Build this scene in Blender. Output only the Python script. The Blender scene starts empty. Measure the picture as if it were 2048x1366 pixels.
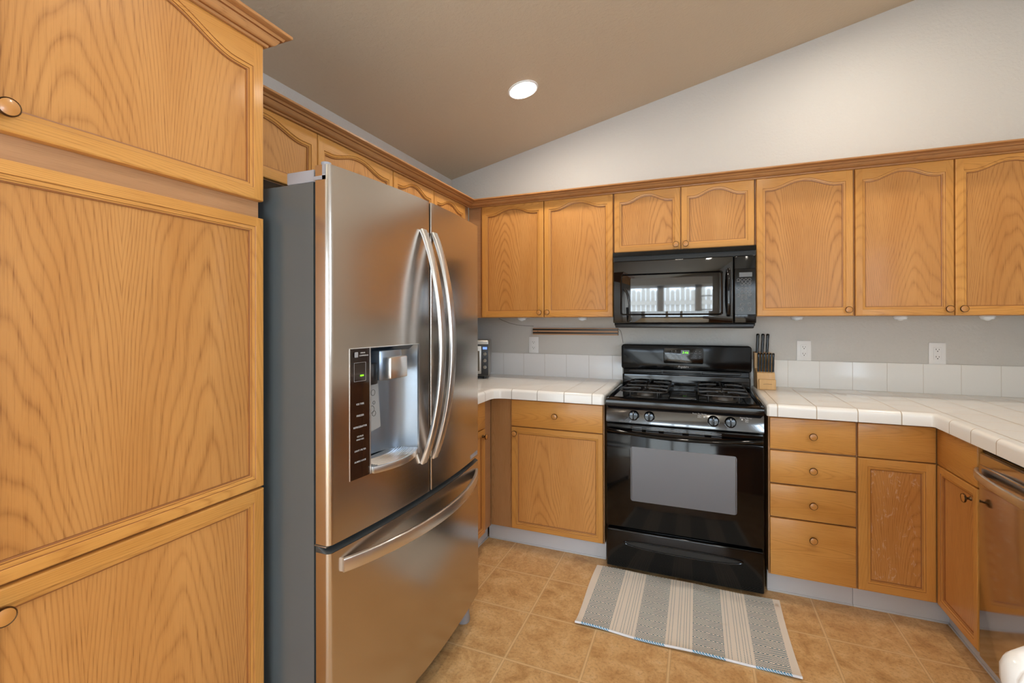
import bpy, bmesh, math, random
from mathutils import Vector, Matrix
random.seed(7)
SC = bpy.context.scene
COL = SC.collection
PI = math.pi

# ------------------------------------------------------------------ camera
CAM_LOC = Vector((1.7534, -3.1341, 1.3238))
YAW, PITCH, ROLL, FPX, YH = 0.3806, -0.0011, -0.0021, 924.69, 639.36
cam_d = bpy.data.cameras.new('camera'); cam = bpy.data.objects.new('camera', cam_d); COL.objects.link(cam)
Rv = Vector((math.cos(YAW), math.sin(YAW), 0)); F0 = Vector((-math.sin(YAW), math.cos(YAW), 0)); U0 = Vector((0, 0, 1))
Fv = F0*math.cos(PITCH) - U0*math.sin(PITCH); Uv = U0*math.cos(PITCH) + F0*math.sin(PITCH)
R2 = Rv*math.cos(ROLL) + Uv*math.sin(ROLL); U2 = Uv*math.cos(ROLL) - Rv*math.sin(ROLL)
M = Matrix.Identity(4)
for i in range(3):
    M[i][0] = R2[i]; M[i][1] = U2[i]; M[i][2] = -Fv[i]; M[i][3] = CAM_LOC[i]
cam.matrix_world = M
cam_d.sensor_width = 36; cam_d.lens = FPX/2048*36; cam_d.shift_y = -(683-YH)/2048
cam_d.clip_start = 0.05; cam_d.clip_end = 100
SC.camera = cam

# ------------------------------------------------------------------ world, exposure
SC.view_settings.view_transform = 'Standard'; SC.view_settings.look = 'None'
SC.view_settings.gamma = 1; SC.view_settings.use_curve_mapping = False
SC.view_settings.exposure = 0.50
W = bpy.data.worlds.new('sky'); SC.world = W; W.use_nodes = True
wn = W.node_tree.nodes; wl = W.node_tree.links; wn.clear()
wo = wn.new('ShaderNodeOutputWorld'); wb = wn.new('ShaderNodeBackground')
wb.inputs['Color'].default_value = (0.66, 0.82, 1.0, 1); wb.inputs['Strength'].default_value = 15.5
wl.new(wb.outputs[0], wo.inputs[0])
cy = SC.cycles
cy.use_denoising = True
cy.max_bounces = 10; cy.diffuse_bounces = 6; cy.glossy_bounces = 5
cy.sample_clamp_indirect = 8.0
cy.caustics_reflective = False; cy.caustics_refractive = False
LAMP_E = 145.0

def portal(loc, rot, sx, sy):
    d = bpy.data.lights.new('window_portal', 'AREA'); d.shape = 'RECTANGLE'; d.size = sx; d.size_y = sy
    d.cycles.is_portal = True
    o = bpy.data.objects.new('window_portal', d); COL.objects.link(o); o.location = loc; o.rotation_euler = rot
    return o
portal((1.55, -6.28, 0.99), (PI/2, 0, 0), 2.9, 1.9)                # south window, light enters toward +y
portal((3.37, -3.10, 1.62), (PI/2, 0, PI/2), 0.8, 0.9)             # unseen window, added in the right wall for its light

# ------------------------------------------------------------------ materials
def lin(c):
    return tuple(((v/255.0)/12.92 if v/255.0 <= 0.04045 else ((v/255.0+0.055)/1.055)**2.4) for v in c) + (1,)
def newmat(name):
    m = bpy.data.materials.new(name); m.use_nodes = True
    nt = m.node_tree; b = nt.nodes['Principled BSDF']
    return m, nt, b
def plain(name, rgb, rough=0.5, metal=0.0, emit=None, estr=0.0, coat=0.0, spec=0.5):
    m, nt, b = newmat(name)
    b.inputs['Base Color'].default_value = lin(rgb); b.inputs['Roughness'].default_value = rough
    b.inputs['Metallic'].default_value = metal; b.inputs['Coat Weight'].default_value = coat
    b.inputs['Specular IOR Level'].default_value = spec
    if emit:
        b.inputs['Emission Color'].default_value = lin(emit); b.inputs['Emission Strength'].default_value = estr
    return m
class G:
    """tiny node-graph helper"""
    def __init__(s, nt): s.nt = nt; s.n = nt.nodes; s.l = nt.links
    def node(s, t, **k):
        n = s.n.new(t)
        for a, v in k.items(): setattr(n, a, v)
        return n
    def put(s, sock, v):
        if isinstance(v, bpy.types.NodeSocket): s.l.new(v, sock)
        else: sock.default_value = v
    def math(s, op, a, b=0.0, c=None):
        n = s.node('ShaderNodeMath', operation=op); s.put(n.inputs[0], a); s.put(n.inputs[1], b)
        if c is not None: s.put(n.inputs[2], c)
        return n.outputs[0]
    def xyz(s, x, y, z):
        n = s.node('ShaderNodeCombineXYZ'); s.put(n.inputs[0], x); s.put(n.inputs[1], y); s.put(n.inputs[2], z); return n.outputs[0]
    def obj(s):
        t = s.node('ShaderNodeTexCoord'); q = s.node('ShaderNodeSeparateXYZ'); s.l.new(t.outputs['Object'], q.inputs[0]); return q.outputs
    def noise(s, vec, scale=1.0, detail=2.0, rough=0.5, dist=0.0):
        n = s.node('ShaderNodeTexNoise'); s.put(n.inputs['Vector'], vec); n.inputs['Scale'].default_value = scale
        n.inputs['Detail'].default_value = detail; n.inputs['Roughness'].default_value = rough; n.inputs['Distortion'].default_value = dist
        return n.outputs['Fac']
    def ramp(s, fac, stops):
        n = s.node('ShaderNodeValToRGB'); s.l.new(fac, n.inputs[0]); r = n.color_ramp
        while len(r.elements) < len(stops): r.elements.new(0.5)
        for e, (p, c) in zip(r.elements, stops): e.position = p; e.color = c if len(c) == 4 else (*c, 1)
        return n.outputs['Color']
    def mix(s, fac, a, b, mode='MIX'):
        n = s.node('ShaderNodeMix', data_type='RGBA', blend_type=mode); s.put(n.inputs[0], fac); s.put(n.inputs[6], a); s.put(n.inputs[7], b); return n.outputs[2]
    def bump(s, h, strength, dist):
        n = s.node('ShaderNodeBump'); n.inputs['Strength'].default_value = strength; n.inputs['Distance'].default_value = dist
        s.l.new(h, n.inputs['Height']); return n.outputs[0]

def oak(name, grain, light=(212, 156, 84), mid=(196, 137, 66), dark=(136, 78, 30), board=0.30, amp=1.0, rough=0.36, pore=1.0, worn=0.0):
    """plain-sawn golden oak: parabola-shaped growth rings, straight pores, grain 'v' along local z or 'h' along local x"""
    m, nt, b = newmat(name); g = G(nt); o = g.obj()
    info = g.node('ShaderNodeObjectInfo'); rnd = info.outputs['Random']
    if grain == 'v': u0 = g.math('ADD', o[0], o[1]); w0 = o[2]
    elif grain == 'h': u0 = g.math('ADD', o[2], o[1]); w0 = o[0]
    else: u0 = g.math('ADD', o[2], o[0]); w0 = o[1]
    u = g.math('ADD', u0, g.math('MULTIPLY', rnd, 7.31)); w = g.math('ADD', w0, g.math('MULTIPLY', rnd, 3.7))
    n1 = g.noise(g.xyz(g.math('MULTIPLY', u, 5.0), 0.0, g.math('MULTIPLY', w, 1.1)), 1.0, 2.0, 0.5)
    n2 = g.noise(g.xyz(g.math('MULTIPLY', u, 26.0), 3.0, g.math('MULTIPLY', w, 3.0)), 1.0, 2.0, 0.5)
    t = g.math('SUBTRACT', g.math('PINGPONG', g.math('DIVIDE', u, board), 0.5), 0.0)
    q = g.math('MULTIPLY', g.math('MULTIPLY', t, t), 16.0)
    gg = g.math('ADD', g.math('ADD', q, g.math('MULTIPLY', w, 3.6)), g.math('ADD', g.math('MULTIPLY', n1, 3.2), g.math('MULTIPLY', n2, 0.18)))
    fr = g.math('FRACT', g.math('MULTIPLY', gg, 3.1))
    ring = g.node('ShaderNodeValToRGB'); nt.links.new(fr, ring.inputs[0]); r = ring.color_ramp
    r.elements[0].position = 0.0; r.elements[0].color = (0.9, 0.9, 0.9, 1); r.elements[1].position = 1.0; r.elements[1].color = (0.9, 0.9, 0.9, 1)
    for p, v in ((0.10, 0.50), (0.26, 0.10), (0.70, 0.03), (0.88, 0.35)):
        e = r.elements.new(p); e.color = (v, v, v, 1)
    fade = g.math('MULTIPLY', g.math('ADD', g.math('SUBTRACT', g.math('MULTIPLY', g.math('FRACT', g.math('MULTIPLY', rnd, 37.0)), 0.5), 0.05), g.noise(g.xyz(g.math('MULTIPLY', u, 4.0), 9.0, g.math('MULTIPLY', w, 0.9)), 1.0, 1.0)), amp)
    ringf = g.math('MULTIPLY', ring.outputs[0], fade)
    por = g.noise(g.xyz(g.math('MULTIPLY', u, 520.0), 0.0, g.math('MULTIPLY', w, 14.0)), 1.0, 3.0, 0.65)
    por2 = g.noise(g.xyz(g.math('MULTIPLY', u, 240.0), 5.0, g.math('MULTIPLY', w, 6.0)), 1.0, 2.0, 0.6)
    pf = g.math('MULTIPLY', g.math('MAXIMUM', g.math('SUBTRACT', g.math('ADD', g.math('MULTIPLY', por, 0.55), g.math('MULTIPLY', por2, 0.45)), 0.50), 0.0), 4.4)
    base = g.ramp(g.noise(g.xyz(g.math('MULTIPLY', u, 9.0), 1.0, g.math('MULTIPLY', w, 1.6)), 1.0, 3.0), [(0.30, lin(mid)), (0.72, lin(light))])
    c1 = g.mix(g.math('MULTIPLY', g.math('MULTIPLY', ringf, g.math('ADD', 0.25, g.math('MULTIPLY', por, 1.3))), 0.72), base, lin(dark))
    c2 = g.mix(g.math('MULTIPLY', pf, g.math('MULTIPLY', g.math('ADD', 0.35, g.math('MULTIPLY', ring.outputs[0], 0.9)), pore)), c1, lin(dark))
    if worn:
        wnz = g.noise(g.xyz(g.math('MULTIPLY', o[0], 42.0), 2.0, g.math('MULTIPLY', o[2], 16.0)), 1.0, 5.0, 0.7, 1.5)
        wf_ = g.math('MINIMUM', g.math('MULTIPLY', g.math('MAXIMUM', g.math('SUBTRACT', wnz, 0.58), 0.0), 9.0), worn)
        c2 = g.mix(wf_, c2, lin((206, 172, 146)))
    hs = g.node('ShaderNodeHueSaturation'); hs.inputs['Saturation'].default_value = 1.0
    nt.links.new(c2, hs.inputs['Color']); g.put(hs.inputs['Value'], g.math('ADD', 0.95, g.math('MULTIPLY', rnd, 0.10)))
    nt.links.new(hs.outputs[0], b.inputs['Base Color'])
    b.inputs['Roughness'].default_value = rough; b.inputs['Specular IOR Level'].default_value = 0.30
    b.inputs['Coat Weight'].default_value = 0.18; b.inputs['Coat Roughness'].default_value = 0.14
    nt.links.new(g.bump(g.math('MULTIPLY', pf, -1.0), 0.12, 0.001), b.inputs['Normal'])
    return m
OAK_V = oak('oak_vertical_grain', 'v', amp=0.45, pore=0.55); OAK_H = oak('oak_horizontal_grain', 'h', board=0.16, amp=0.55, pore=0.7)
OAK_PANEL = oak('oak_panel', 'v', light=(203, 147, 84), mid=(190, 132, 70), dark=(128, 76, 34), board=0.34, amp=0.85)
OAK_WORN = oak('oak_panel_worn', 'v', light=(200, 144, 82), mid=(184, 126, 66), dark=(116, 64, 26), board=0.30, amp=0.7, worn=0.6)
OAK_FACE = oak('oak_face_frame', 'h', light=(182, 138, 98), mid=(168, 124, 84), dark=(140, 98, 62), board=0.1, amp=0.5)
OAK_FILL = oak('oak_filler', 'v', light=(180, 136, 92), mid=(166, 122, 78), dark=(140, 98, 58), board=0.12, amp=0.6)
OAK_CROWN = oak('oak_crown_x', 'h', light=(188, 138, 88), mid=(168, 118, 72), dark=(128, 82, 45), board=0.2, amp=0.4)
OAK_CROWN_Y = oak('oak_crown_y', 'y', light=(188, 138, 88), mid=(168, 118, 72), dark=(128, 82, 45), board=0.2, amp=0.4)
GROOVE_SHADE = plain('oak_groove_shade', (146, 92, 48), 0.4)  # darker oak: crease shade of the mouldings put into the colour

def tile_mat(name, col, grout, axes, rough=0.16, width=0.0032):
    """glazed tile with grout lines: axes = [(axis, origin, pitch), ...]"""
    m, nt, b = newmat(name); g = G(nt); o = g.obj(); acc = None
    for ax, org, p in axes:
        f = g.math('FRACT', g.math('ADD', g.math('DIVIDE', g.math('SUBTRACT', o[ax], org), p), 100.5))
        d = g.math('MULTIPLY', g.math('ABSOLUTE', g.math('SUBTRACT', f, 0.5)), p)
        acc = d if acc is None else g.math('MINIMUM', acc, d)
    k = g.math('SUBTRACT', 1.0, g.math('SMOOTH_MIN', g.math('DIVIDE', acc, width), 1.0, 0.2))
    k = g.math('MAXIMUM', k, 0.0)
    n = g.noise(g.xyz(o[0], o[1], o[2]), 9.0, 3.0)
    tcol = g.mix(g.math('MULTIPLY', n, 0.10), lin(col), lin((214, 210, 204)))
    nt.links.new(g.mix(g.math('MINIMUM', g.math('MULTIPLY', k, 1.3), 1.0), tcol, lin(grout)), b.inputs['Base Color'])
    nt.links.new(g.math('ADD', rough, g.math('MULTIPLY', k, 0.6)), b.inputs['Roughness'])
    nt.links.new(g.bump(g.math('MULTIPLY', k, -1.0), 0.5, 0.0012), b.inputs['Normal'])
    return m
def wall_mat(name, rgb, scale=55.0, strength=0.35):
    m, nt, b = newmat(name); g = G(nt); o = g.obj(); v = g.xyz(o[0], o[1], o[2])
    h = g.noise(v, scale, 3.0, 0.6)
    nt.links.new(g.mix(g.math('MULTIPLY', g.noise(v, 1.3, 2.0), 0.10), lin(rgb), lin(tuple(int(c*0.9) for c in rgb))), b.inputs['Base Color'])
    b.inputs['Roughness'].default_value = 0.55; b.inputs['Specular IOR Level'].default_value = 0.35
    nt.links.new(g.bump(h, strength, 0.004), b.inputs['Normal'])
    return m
WALL = wall_mat('wall_paint_orange_peel', (203, 201, 197), 62.0, 0.6)
CEIL = wall_mat('ceiling_paint_texture', (198, 184, 162), 55.0, 0.7)
TOE = plain('toe_kick_vinyl', (200, 201, 204), 0.45)

def floor_mat():
    m, nt, b = newmat('vinyl_floor_tile'); g = G(nt); o = g.obj()
    p = 0.3
    def dist(ax, org):
        f = g.math('FRACT', g.math('ADD', g.math('DIVIDE', g.math('SUBTRACT', o[ax], org), p), 100.5))
        return g.math('MULTIPLY', g.math('ABSOLUTE', g.math('SUBTRACT', f, 0.5)), p)
    d = g.math('MINIMUM', dist(0, 0.75), dist(1, -0.265))
    v = g.xyz(o[0], o[1], 0.0)
    # each tile shifts its pattern
    cx = g.math('FLOOR', g.math('DIVIDE', g.math('SUBTRACT', o[0], 0.75), p)); cyy = g.math('FLOOR', g.math('DIVIDE', g.math('SUBTRACT', o[1], -0.265), p))
    vt = g.xyz(g.math('ADD', o[0], g.math('MULTIPLY', cx, 3.7)), g.math('ADD', o[1], g.math('MULTIPLY', cyy, 5.3)), g.math('MULTIPLY', g.math('ADD', cx, cyy), 1.9))
    a = g.noise(vt, 10.0, 9.0, 0.74, 0.5); c = g.noise(vt, 90.0, 5.0, 0.75)
    col = g.ramp(a, [(0.26, lin((146, 106, 62))), (0.42, lin((194, 150, 98))), (0.57, lin((214, 174, 122))), (0.78, lin((222, 194, 152)))])
    col = g.mix(g.math('MULTIPLY', g.math('MAXIMUM', g.math('SUBTRACT', c, 0.50), 0.0), 3.2), col, lin((140, 102, 62)))
    line = g.math('LESS_THAN', g.math('ABSOLUTE', g.math('SUBTRACT', d, 0.0050)), 0.0012)
    band = g.math('LESS_THAN', d, 0.0065)
    col = g.mix(g.math('MULTIPLY', band, 0.75), col, lin((222, 190, 142)))
    col = g.mix(g.math('MULTIPLY', line, 0.55), col, lin((150, 108, 62)))
    nt.links.new(col, b.inputs['Base Color'])
    nt.links.new(g.math('ADD', 0.33, g.math('MULTIPLY', c, 0.2)), b.inputs['Roughness'])
    b.inputs['Specular IOR Level'].default_value = 0.4
    nt.links.new(g.bump(g.math('SUBTRACT', g.math('MULTIPLY', c, 0.25), g.math('MULTIPLY', band, 0.6)), 0.25, 0.002), b.inputs['Normal'])
    return m
FLOOR = floor_mat()

def steel(name, rgb, rough, vert=False, aniso=0.5):
    m, nt, b = newmat(name); g = G(nt); o = g.obj()
    b.inputs['Metallic'].default_value = 1.0
    b.inputs['Base Color'].default_value = lin(rgb)
    if vert: v = g.xyz(g.math('MULTIPLY', o[0], 600.0), g.math('MULTIPLY', o[1], 600.0), g.math('MULTIPLY', o[2], 5.0))
    else: v = g.xyz(g.math('MULTIPLY', o[0], 5.0), g.math('MULTIPLY', o[1], 5.0), g.math('MULTIPLY', o[2], 700.0))
    n = g.noise(v, 1.0, 3.0)
    nt.links.new(g.math('ADD', rough, g.math('MULTIPLY', g.math('SUBTRACT', n, 0.5), 0.10)), b.inputs['Roughness'])
    b.inputs['Anisotropic'].default_value = aniso
    t = g.node('ShaderNodeTangent', direction_type='RADIAL', axis='Z'); nt.links.new(t.outputs[0], b.inputs['Tangent'])
    nt.links.new(g.bump(n, 0.04, 0.0004), b.inputs['Normal'])
    return m
STEEL = steel('brushed_stainless', (196, 188, 180), 0.22)
STEEL_H = steel('handle_satin_steel', (226, 224, 222), 0.30, aniso=0.2)
STEEL_D = steel('dishwasher_stainless', (206, 200, 196), 0.10)
STEEL_IN = plain('recess_satin_steel', (140, 150, 162), 0.30, metal=0.8)
FR_SIDE = plain('fridge_side_grey', (96, 104, 108), 0.24, metal=0.3)
FR_PLAST = plain('hinge_cover_grey', (150, 150, 156), 0.45)
GASKET = plain('door_gasket_dark', (38, 42, 48), 0.6)
BLACK_G = plain('black_gloss_enamel', (8, 8, 9), 0.08, spec=0.36)
BLACK_S = plain('black_satin_enamel', (13, 13, 14), 0.20, spec=0.4)
STRIP = plain('knob_strip_enamel', (22, 22, 25), 0.14, spec=1.0, coat=1.0)
BLACK_M = plain('black_matte_iron', (20, 19, 18), 0.5)
BLACK_P = plain('black_plastic', (24, 24, 26), 0.35)
PANELB = plain('dispenser_panel_gloss', (32, 20, 16), 0.06, spec=0.7)
INK = plain('panel_ink_white', (200, 200, 200), 0.5)
INK_D = plain('panel_ink_grey', (150, 150, 152), 0.5)
GREEN = plain('clock_digits_green', (120, 255, 30), 0.5, emit=(130, 255, 30), estr=0.9)
DISPB = plain('clock_glass', (4, 4, 4), 0.1)
WHITE_P = plain('white_plastic', (232, 233, 234), 0.35)
SLOT = plain('slot_dark', (40, 36, 32), 0.7)
BRASS = plain('antique_brass', (84, 62, 40), 0.3, metal=0.9)
KNOBW = plain('knob_oak_insert', (188, 130, 66), 0.35, coat=0.2)
BLOCKW = oak('knife_block_beech', 'v', light=(222, 182, 128), mid=(210, 168, 112), dark=(180, 130, 80), board=0.05, amp=0.4)
RACKW = plain('rack_wood', (186, 142, 104), 0.5)
CLEARP = plain('puck_lens', (226, 232, 238), 0.25)
GLASSW = plain('microwave_window_glass', (30, 30, 32), 0.03, spec=1.0, coat=1.0)
OVENW = plain('oven_window_screen', (104, 109, 116), 0.14, metal=0.55, spec=0.8)
SILVER = plain('toaster_silver', (170, 166, 160), 0.3, metal=0.9)
BULB = plain('lamp_lens', (255, 250, 240), 0.5, emit=(255, 244, 228), estr=LAMP_E)
PLATE_G = plain('cooktop_plate_gloss', (20, 20, 22), 0.10, spec=0.8)
RUST = plain('grate_iron_brown', (26, 22, 19), 0.35, spec=0.5)
HEAD = plain('burner_head_alu', (92, 88, 84), 0.4, metal=0.6)
PAPER = plain('dispenser_paddle_grey', (150, 152, 152), 0.5)
FENCEM = plain('fence_weathered', (176, 166, 152), 0.8)
TRIMW = plain('white_trim', (225, 225, 222), 0.4)
BLUE_LED = plain('blue_led', (120, 160, 255), 0.4, emit=(120, 160, 255), estr=0.6)

# ------------------------------------------------------------------ mesh helpers
class MB:
    def __init__(s): s.bm = bmesh.new()
    def _new(s, before, mi):
        for f in s.bm.faces:
            if f not in before: f.material_index = mi
    def box(s, x0, x1, y0, y1, z0, z1, bev=0.0, seg=2, mi=0):
        before = set(s.bm.faces)
        r = bmesh.ops.create_cube(s.bm, size=1.0)
        vs = r['verts']
        for v in vs:
            v.co = Vector(((x0+x1)/2+v.co.x*(x1-x0), (y0+y1)/2+v.co.y*(y1-y0), (z0+z1)/2+v.co.z*(z1-z0)))
        if bev > 0:
            es = {e for v in vs for e in v.link_edges}
            bmesh.ops.bevel(s.bm, geom=list(es), offset=bev, segments=seg, affect='EDGES', profile=0.5)
        s._new(before, mi); return s
    def prism(s, pts, axis, a0, a1, mi=0, bev=0.0, seg=2, caps=True):
        """pts: 2D loop; axis 'x' -> (y,z), 'y' -> (x,z), 'z' -> (x,y)"""
        before = set(s.bm.faces)
        def P(p, a): return {'x': (a, p[0], p[1]), 'y': (p[0], a, p[1]), 'z': (p[0], p[1], a)}[axis]
        A = [s.bm.verts.new(P(p, a0)) for p in pts]; B = [s.bm.verts.new(P(p, a1)) for p in pts]
        n = len(pts); fs = []
        for i in range(n):
            j = (i+1) % n; fs.append(s.bm.faces.new((A[i], A[j], B[j], B[i])))
        ca = cb = None
        if caps:
            ca = s.bm.faces.new(A[::-1]); cb = s.bm.faces.new(B); fs += [ca, cb]
        bmesh.ops.recalc_face_normals(s.bm, faces=fs)
        if bev > 0:
            es = [e for e in set(ca.edges) | set(cb.edges)]
            bmesh.ops.bevel(s.bm, geom=es, offset=bev, segments=seg, affect='EDGES', profile=0.5)
        s._new(before, mi); return s
    def lathe(s, prof, org, axis='z', seg=24, mi=0, mis=None):
        """prof: [(r,h)...] around axis through org"""
        rings = []
        for r, h in prof:
            if r < 1e-6:
                rings.append([s.bm.verts.new(s._ax(org, axis, 0, 0, h))])
            else:
                rings.append([s.bm.verts.new(s._ax(org, axis, r*math.cos(2*PI*k/seg), r*math.sin(2*PI*k/seg), h)) for k in range(seg)])
        fs = []
        for q in range(len(rings)-1):
            a, b = rings[q], rings[q+1]
            for k in range(seg):
                l = (k+1) % seg
                if len(a) == 1 and len(b) == 1: continue
                if len(a) == 1: f = s.bm.faces.new((a[0], b[k], b[l]))
                elif len(b) == 1: f = s.bm.faces.new((a[k], b[0], a[l]))
                else: f = s.bm.faces.new((a[k], b[k], b[l], a[l]))
                f.material_index = mis[q] if mis else mi; fs.append(f)
        bmesh.ops.recalc_face_normals(s.bm, faces=fs)
        return s
    def _ax(s, o, axis, a, b, h):
        if axis == 'z': return (o[0]+a, o[1]+b, o[2]+h)
        if axis == 'y': return (o[0]+a, o[1]-h, o[2]+b)      # h grows toward -y (the front)
        return (o[0]+h, o[1]+a, o[2]+b)
    def sweep(s, path, sect, up=(0, 0, 1), mi=0, closed=False, caps=True):
        """sweep 2D section (side, up) along 3D path"""
        path = [Vector(p) for p in path]; up = Vector(up); n = len(path); rings = []
        for i, p in enumerate(path):
            if closed: t = (path[(i+1) % n]-path[i-1]).normalized()
            else: t = (path[min(i+1, n-1)]-path[max(i-1, 0)]).normalized()
            sd = t.cross(up)
            if sd.length < 1e-4: sd = Vector((1, 0, 0))
            sd.normalize(); u2 = sd.cross(t).normalized()
            sec = sect(i/(n-1)) if callable(sect) else sect
            rings.append([s.bm.verts.new(p+sd*a+u2*b) for a, b in sec])
        fs = []; m = len(rings[0])
        for i in range(n if closed else n-1):
            A, B = rings[i], rings[(i+1) % n]
            for k in range(m):
                fs.append(s.bm.faces.new((A[k], A[(k+1) % m], B[(k+1) % m], B[k])))
        if caps and not closed:
            fs.append(s.bm.faces.new(rings[0][::-1])); fs.append(s.bm.faces.new(rings[-1]))
        for f in fs: f.material_index = mi
        bmesh.ops.recalc_face_normals(s.bm, faces=fs)
        return s
    def tube(s, path, r, seg=8, mi=0, closed=False):
        up = (0, 0, 1)
        d = Vector(path[-1])-Vector(path[0])
        if abs(d.z) > 0.9*d.length and d.length > 0: up = (0, 1, 0)
        return s.sweep(path, [(r*math.cos(2*PI*k/seg), r*math.sin(2*PI*k/seg)) for k in range(seg)], up, mi, closed)
    def build(s, name, mats, parent=None, smooth=True, ang=35):
        me = bpy.data.meshes.new(name); s.bm.to_mesh(me); s.bm.free()
        if not isinstance(mats, (list, tuple)): mats = [mats]
        for m in mats: me.materials.append(m)
        if smooth:
            for p in me.polygons: p.use_smooth = True
            me.set_sharp_from_angle(angle=math.radians(ang))
        o = bpy.data.objects.new(name, me); COL.objects.link(o)
        if parent: o.parent = parent
        return o
def rrect(x0, x1, z0, z1, r, n=5):
    pts = []
    for cx_, cz_, a0 in ((x1-r, z1-r, 0), (x0+r, z1-r, PI/2), (x0+r, z0+r, PI), (x1-r, z0+r, 3*PI/2)):
        for k in range(n+1):
            a = a0+PI/2*k/n; pts.append((cx_+r*math.cos(a), cz_+r*math.sin(a)))
    return pts
def rsec(w, h, r, n=3): return rrect(-w/2, w/2, -h/2, h/2, r, n)
def thing(name, label, cat, loc=(0, 0, 0), rotz=0.0, group=None):
    o = bpy.data.objects.new(name, None); COL.objects.link(o); o.location = loc; o.rotation_euler = (0, 0, rotz)
    o.empty_display_size = 0.1; o['label'] = label; o['category'] = cat
    if group: o['group'] = group
    return o
def tag(o, label, cat, group=None):
    o['label'] = label; o['category'] = cat
    if group: o['group'] = group
    return o
def struct(name, mb, m):
    o = mb.build(name, m); o['kind'] = 'structure'; return o
def text(name, body, size, mat, parent, loc, rot=(PI/2, 0, 0), align='CENTER', ext=0.0002, shear=0.0):
    cu = bpy.data.curves.new(name, 'FONT'); cu.body = body; cu.size = size; cu.align_x = align; cu.align_y = 'CENTER'
    cu.extrude = ext; cu.shear = shear; cu.resolution_u = 2
    t = bpy.data.objects.new(name+'_c', cu); COL.objects.link(t)
    dg = bpy.context.evaluated_depsgraph_get(); me = bpy.data.meshes.new_from_object(t.evaluated_get(dg))
    COL.objects.unlink(t); bpy.data.objects.remove(t)
    me.transform(Matrix.Translation(loc) @ Matrix.Rotation(rot[2], 4, 'Z') @ Matrix.Rotation(rot[0], 4, 'X'))
    return me
def join_text(name, items, mat, parent):
    """marks printed on one face, each a part of its own"""
    out = []
    for it in items:
        me = text('mark', it[0], it[1], mat, parent, it[2], *(it[3:])); me.name = name; me.materials.append(mat)
        o = bpy.data.objects.new(name, me); COL.objects.link(o); o.parent = parent; out.append(o)
    return out

# ------------------------------------------------------------------ room shell
XR, YS = 3.36, -6.3                    # right wall, wall behind the camera
ZL, SL = 2.4047, 0.22706               # ceiling height at the left wall and its slope
def cz(x): return ZL+SL*x
XB = 3.60
struct('floor', MB().box(-0.15, XB, YS-0.15, 0.15, -0.05, 0.0), FLOOR)
struct('ceiling', MB().prism([(-0.15, cz(-0.15)), (XB, cz(XB)), (XB, cz(XB)+0.1), (-0.15, cz(-0.15)+0.1)], 'y', YS-0.15, 0.15), CEIL)
struct('wall_back', MB().prism([(-0.15, -0.05), (XB, -0.05), (XB, cz(XB)), (-0.15, cz(-0.15))], 'y', 0.0, 0.12), WALL)
struct('wall_left', MB().box(-0.12, 0.0, YS, 0.0, -0.05, ZL), WALL)
wr = MB()
for y0, y1, z0, z1 in ((-2.7, 0.0, 0, cz(XR)+.02), (-3.5, -2.7, 0, 1.17), (-3.5, -2.7, 2.07, cz(XR)+.02), (YS, -3.5, 0, cz(XR)+.02)):
    wr.box(XR, XR+0.14, y0, y1, z0, z1)
struct('wall_right', wr, WALL)
ws = MB()
ws.box(0, XR, YS-0.14, YS, 0, 0.04); ws.box(0, 0.1, YS-0.14, YS, 0.04, 1.94); ws.box(3.0, XR, YS-0.14, YS, 0.04, 1.94)
ws.prism([(0, 1.94), (XR, 1.94), (XR, cz(XR)), (0, cz(0))], 'y', YS-0.14, YS)
struct('wall_front', ws, WALL)
def window(name, horiz, a0, a1, z0, z1, plane, splits, bars=()):
    m = MB(); t = 0.05
    def bx(p0, p1, q0, q1):
        if horiz: m.box(p0, p1, plane-0.05, plane+0.0, q0, q1, 0.004)
        else: m.box(plane+0.0, plane+0.05, p0, p1, q0, q1, 0.004)
    bx(a0, a1, z0, z0+t); bx(a0, a1, z1-t, z1); bx(a0, a0+t, z0, z1); bx(a1-t, a1, z0, z1)
    for s0, s1 in splits: bx(s0, s1, z0, z1)
    for zz, b0, b1 in bars: bx(b0, b1, zz-0.012, zz+0.012)
    return struct(name, m, TRIMW)
window('door_1', True, 0.1, 3.0, 0.04, 1.94, YS-0.05, [(1.089, 1.206), (1.721, 1.832)], [(1.25, 1.832, 2.95), (1.5, 1.832, 2.95), (1.74, 1.832, 2.95)])
window('window_added_1', False, -3.5, -2.7, 1.17, 2.07, XR+0.04, [(-3.13, -3.07)])  # unseen, added window; placed and sized for the daylight it gives

# ------------------------------------------------------------------ knobs, doors, drawers (cabinet-local: x width, front faces -y at y=0, z up)
def knob_mesh(r=0.0165):
    m = MB()
    m.lathe([(0.0, 0.0), (0.008, 0.0), (0.0075, 0.003), (0.0045, 0.007), (0.0045, 0.014), (r*0.8, 0.017), (r, 0.020), (r, 0.0235), (r*0.95, 0.0254), (r*0.86, 0.0244),
             (r*0.6, 0.0256), (r*0.3, 0.0266), (0, 0.0268)], (0, 0, 0), 'y', 24, mis=[0]*9+[1]*4)
    me_o = m.build('knob', [BRASS, KNOBW]); me = me_o.data
    bpy.data.objects.remove(me_o); return me
KNOB = knob_mesh()
def knob(parent, x, z, y=0.0):
    o = bpy.data.objects.new('knob', KNOB); COL.objects.link(o); o.parent = parent; o.location = (x, y, z)
    o['label'] = 'round antique brass knob with a wooden centre'
    return o
TH = 0.020
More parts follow.
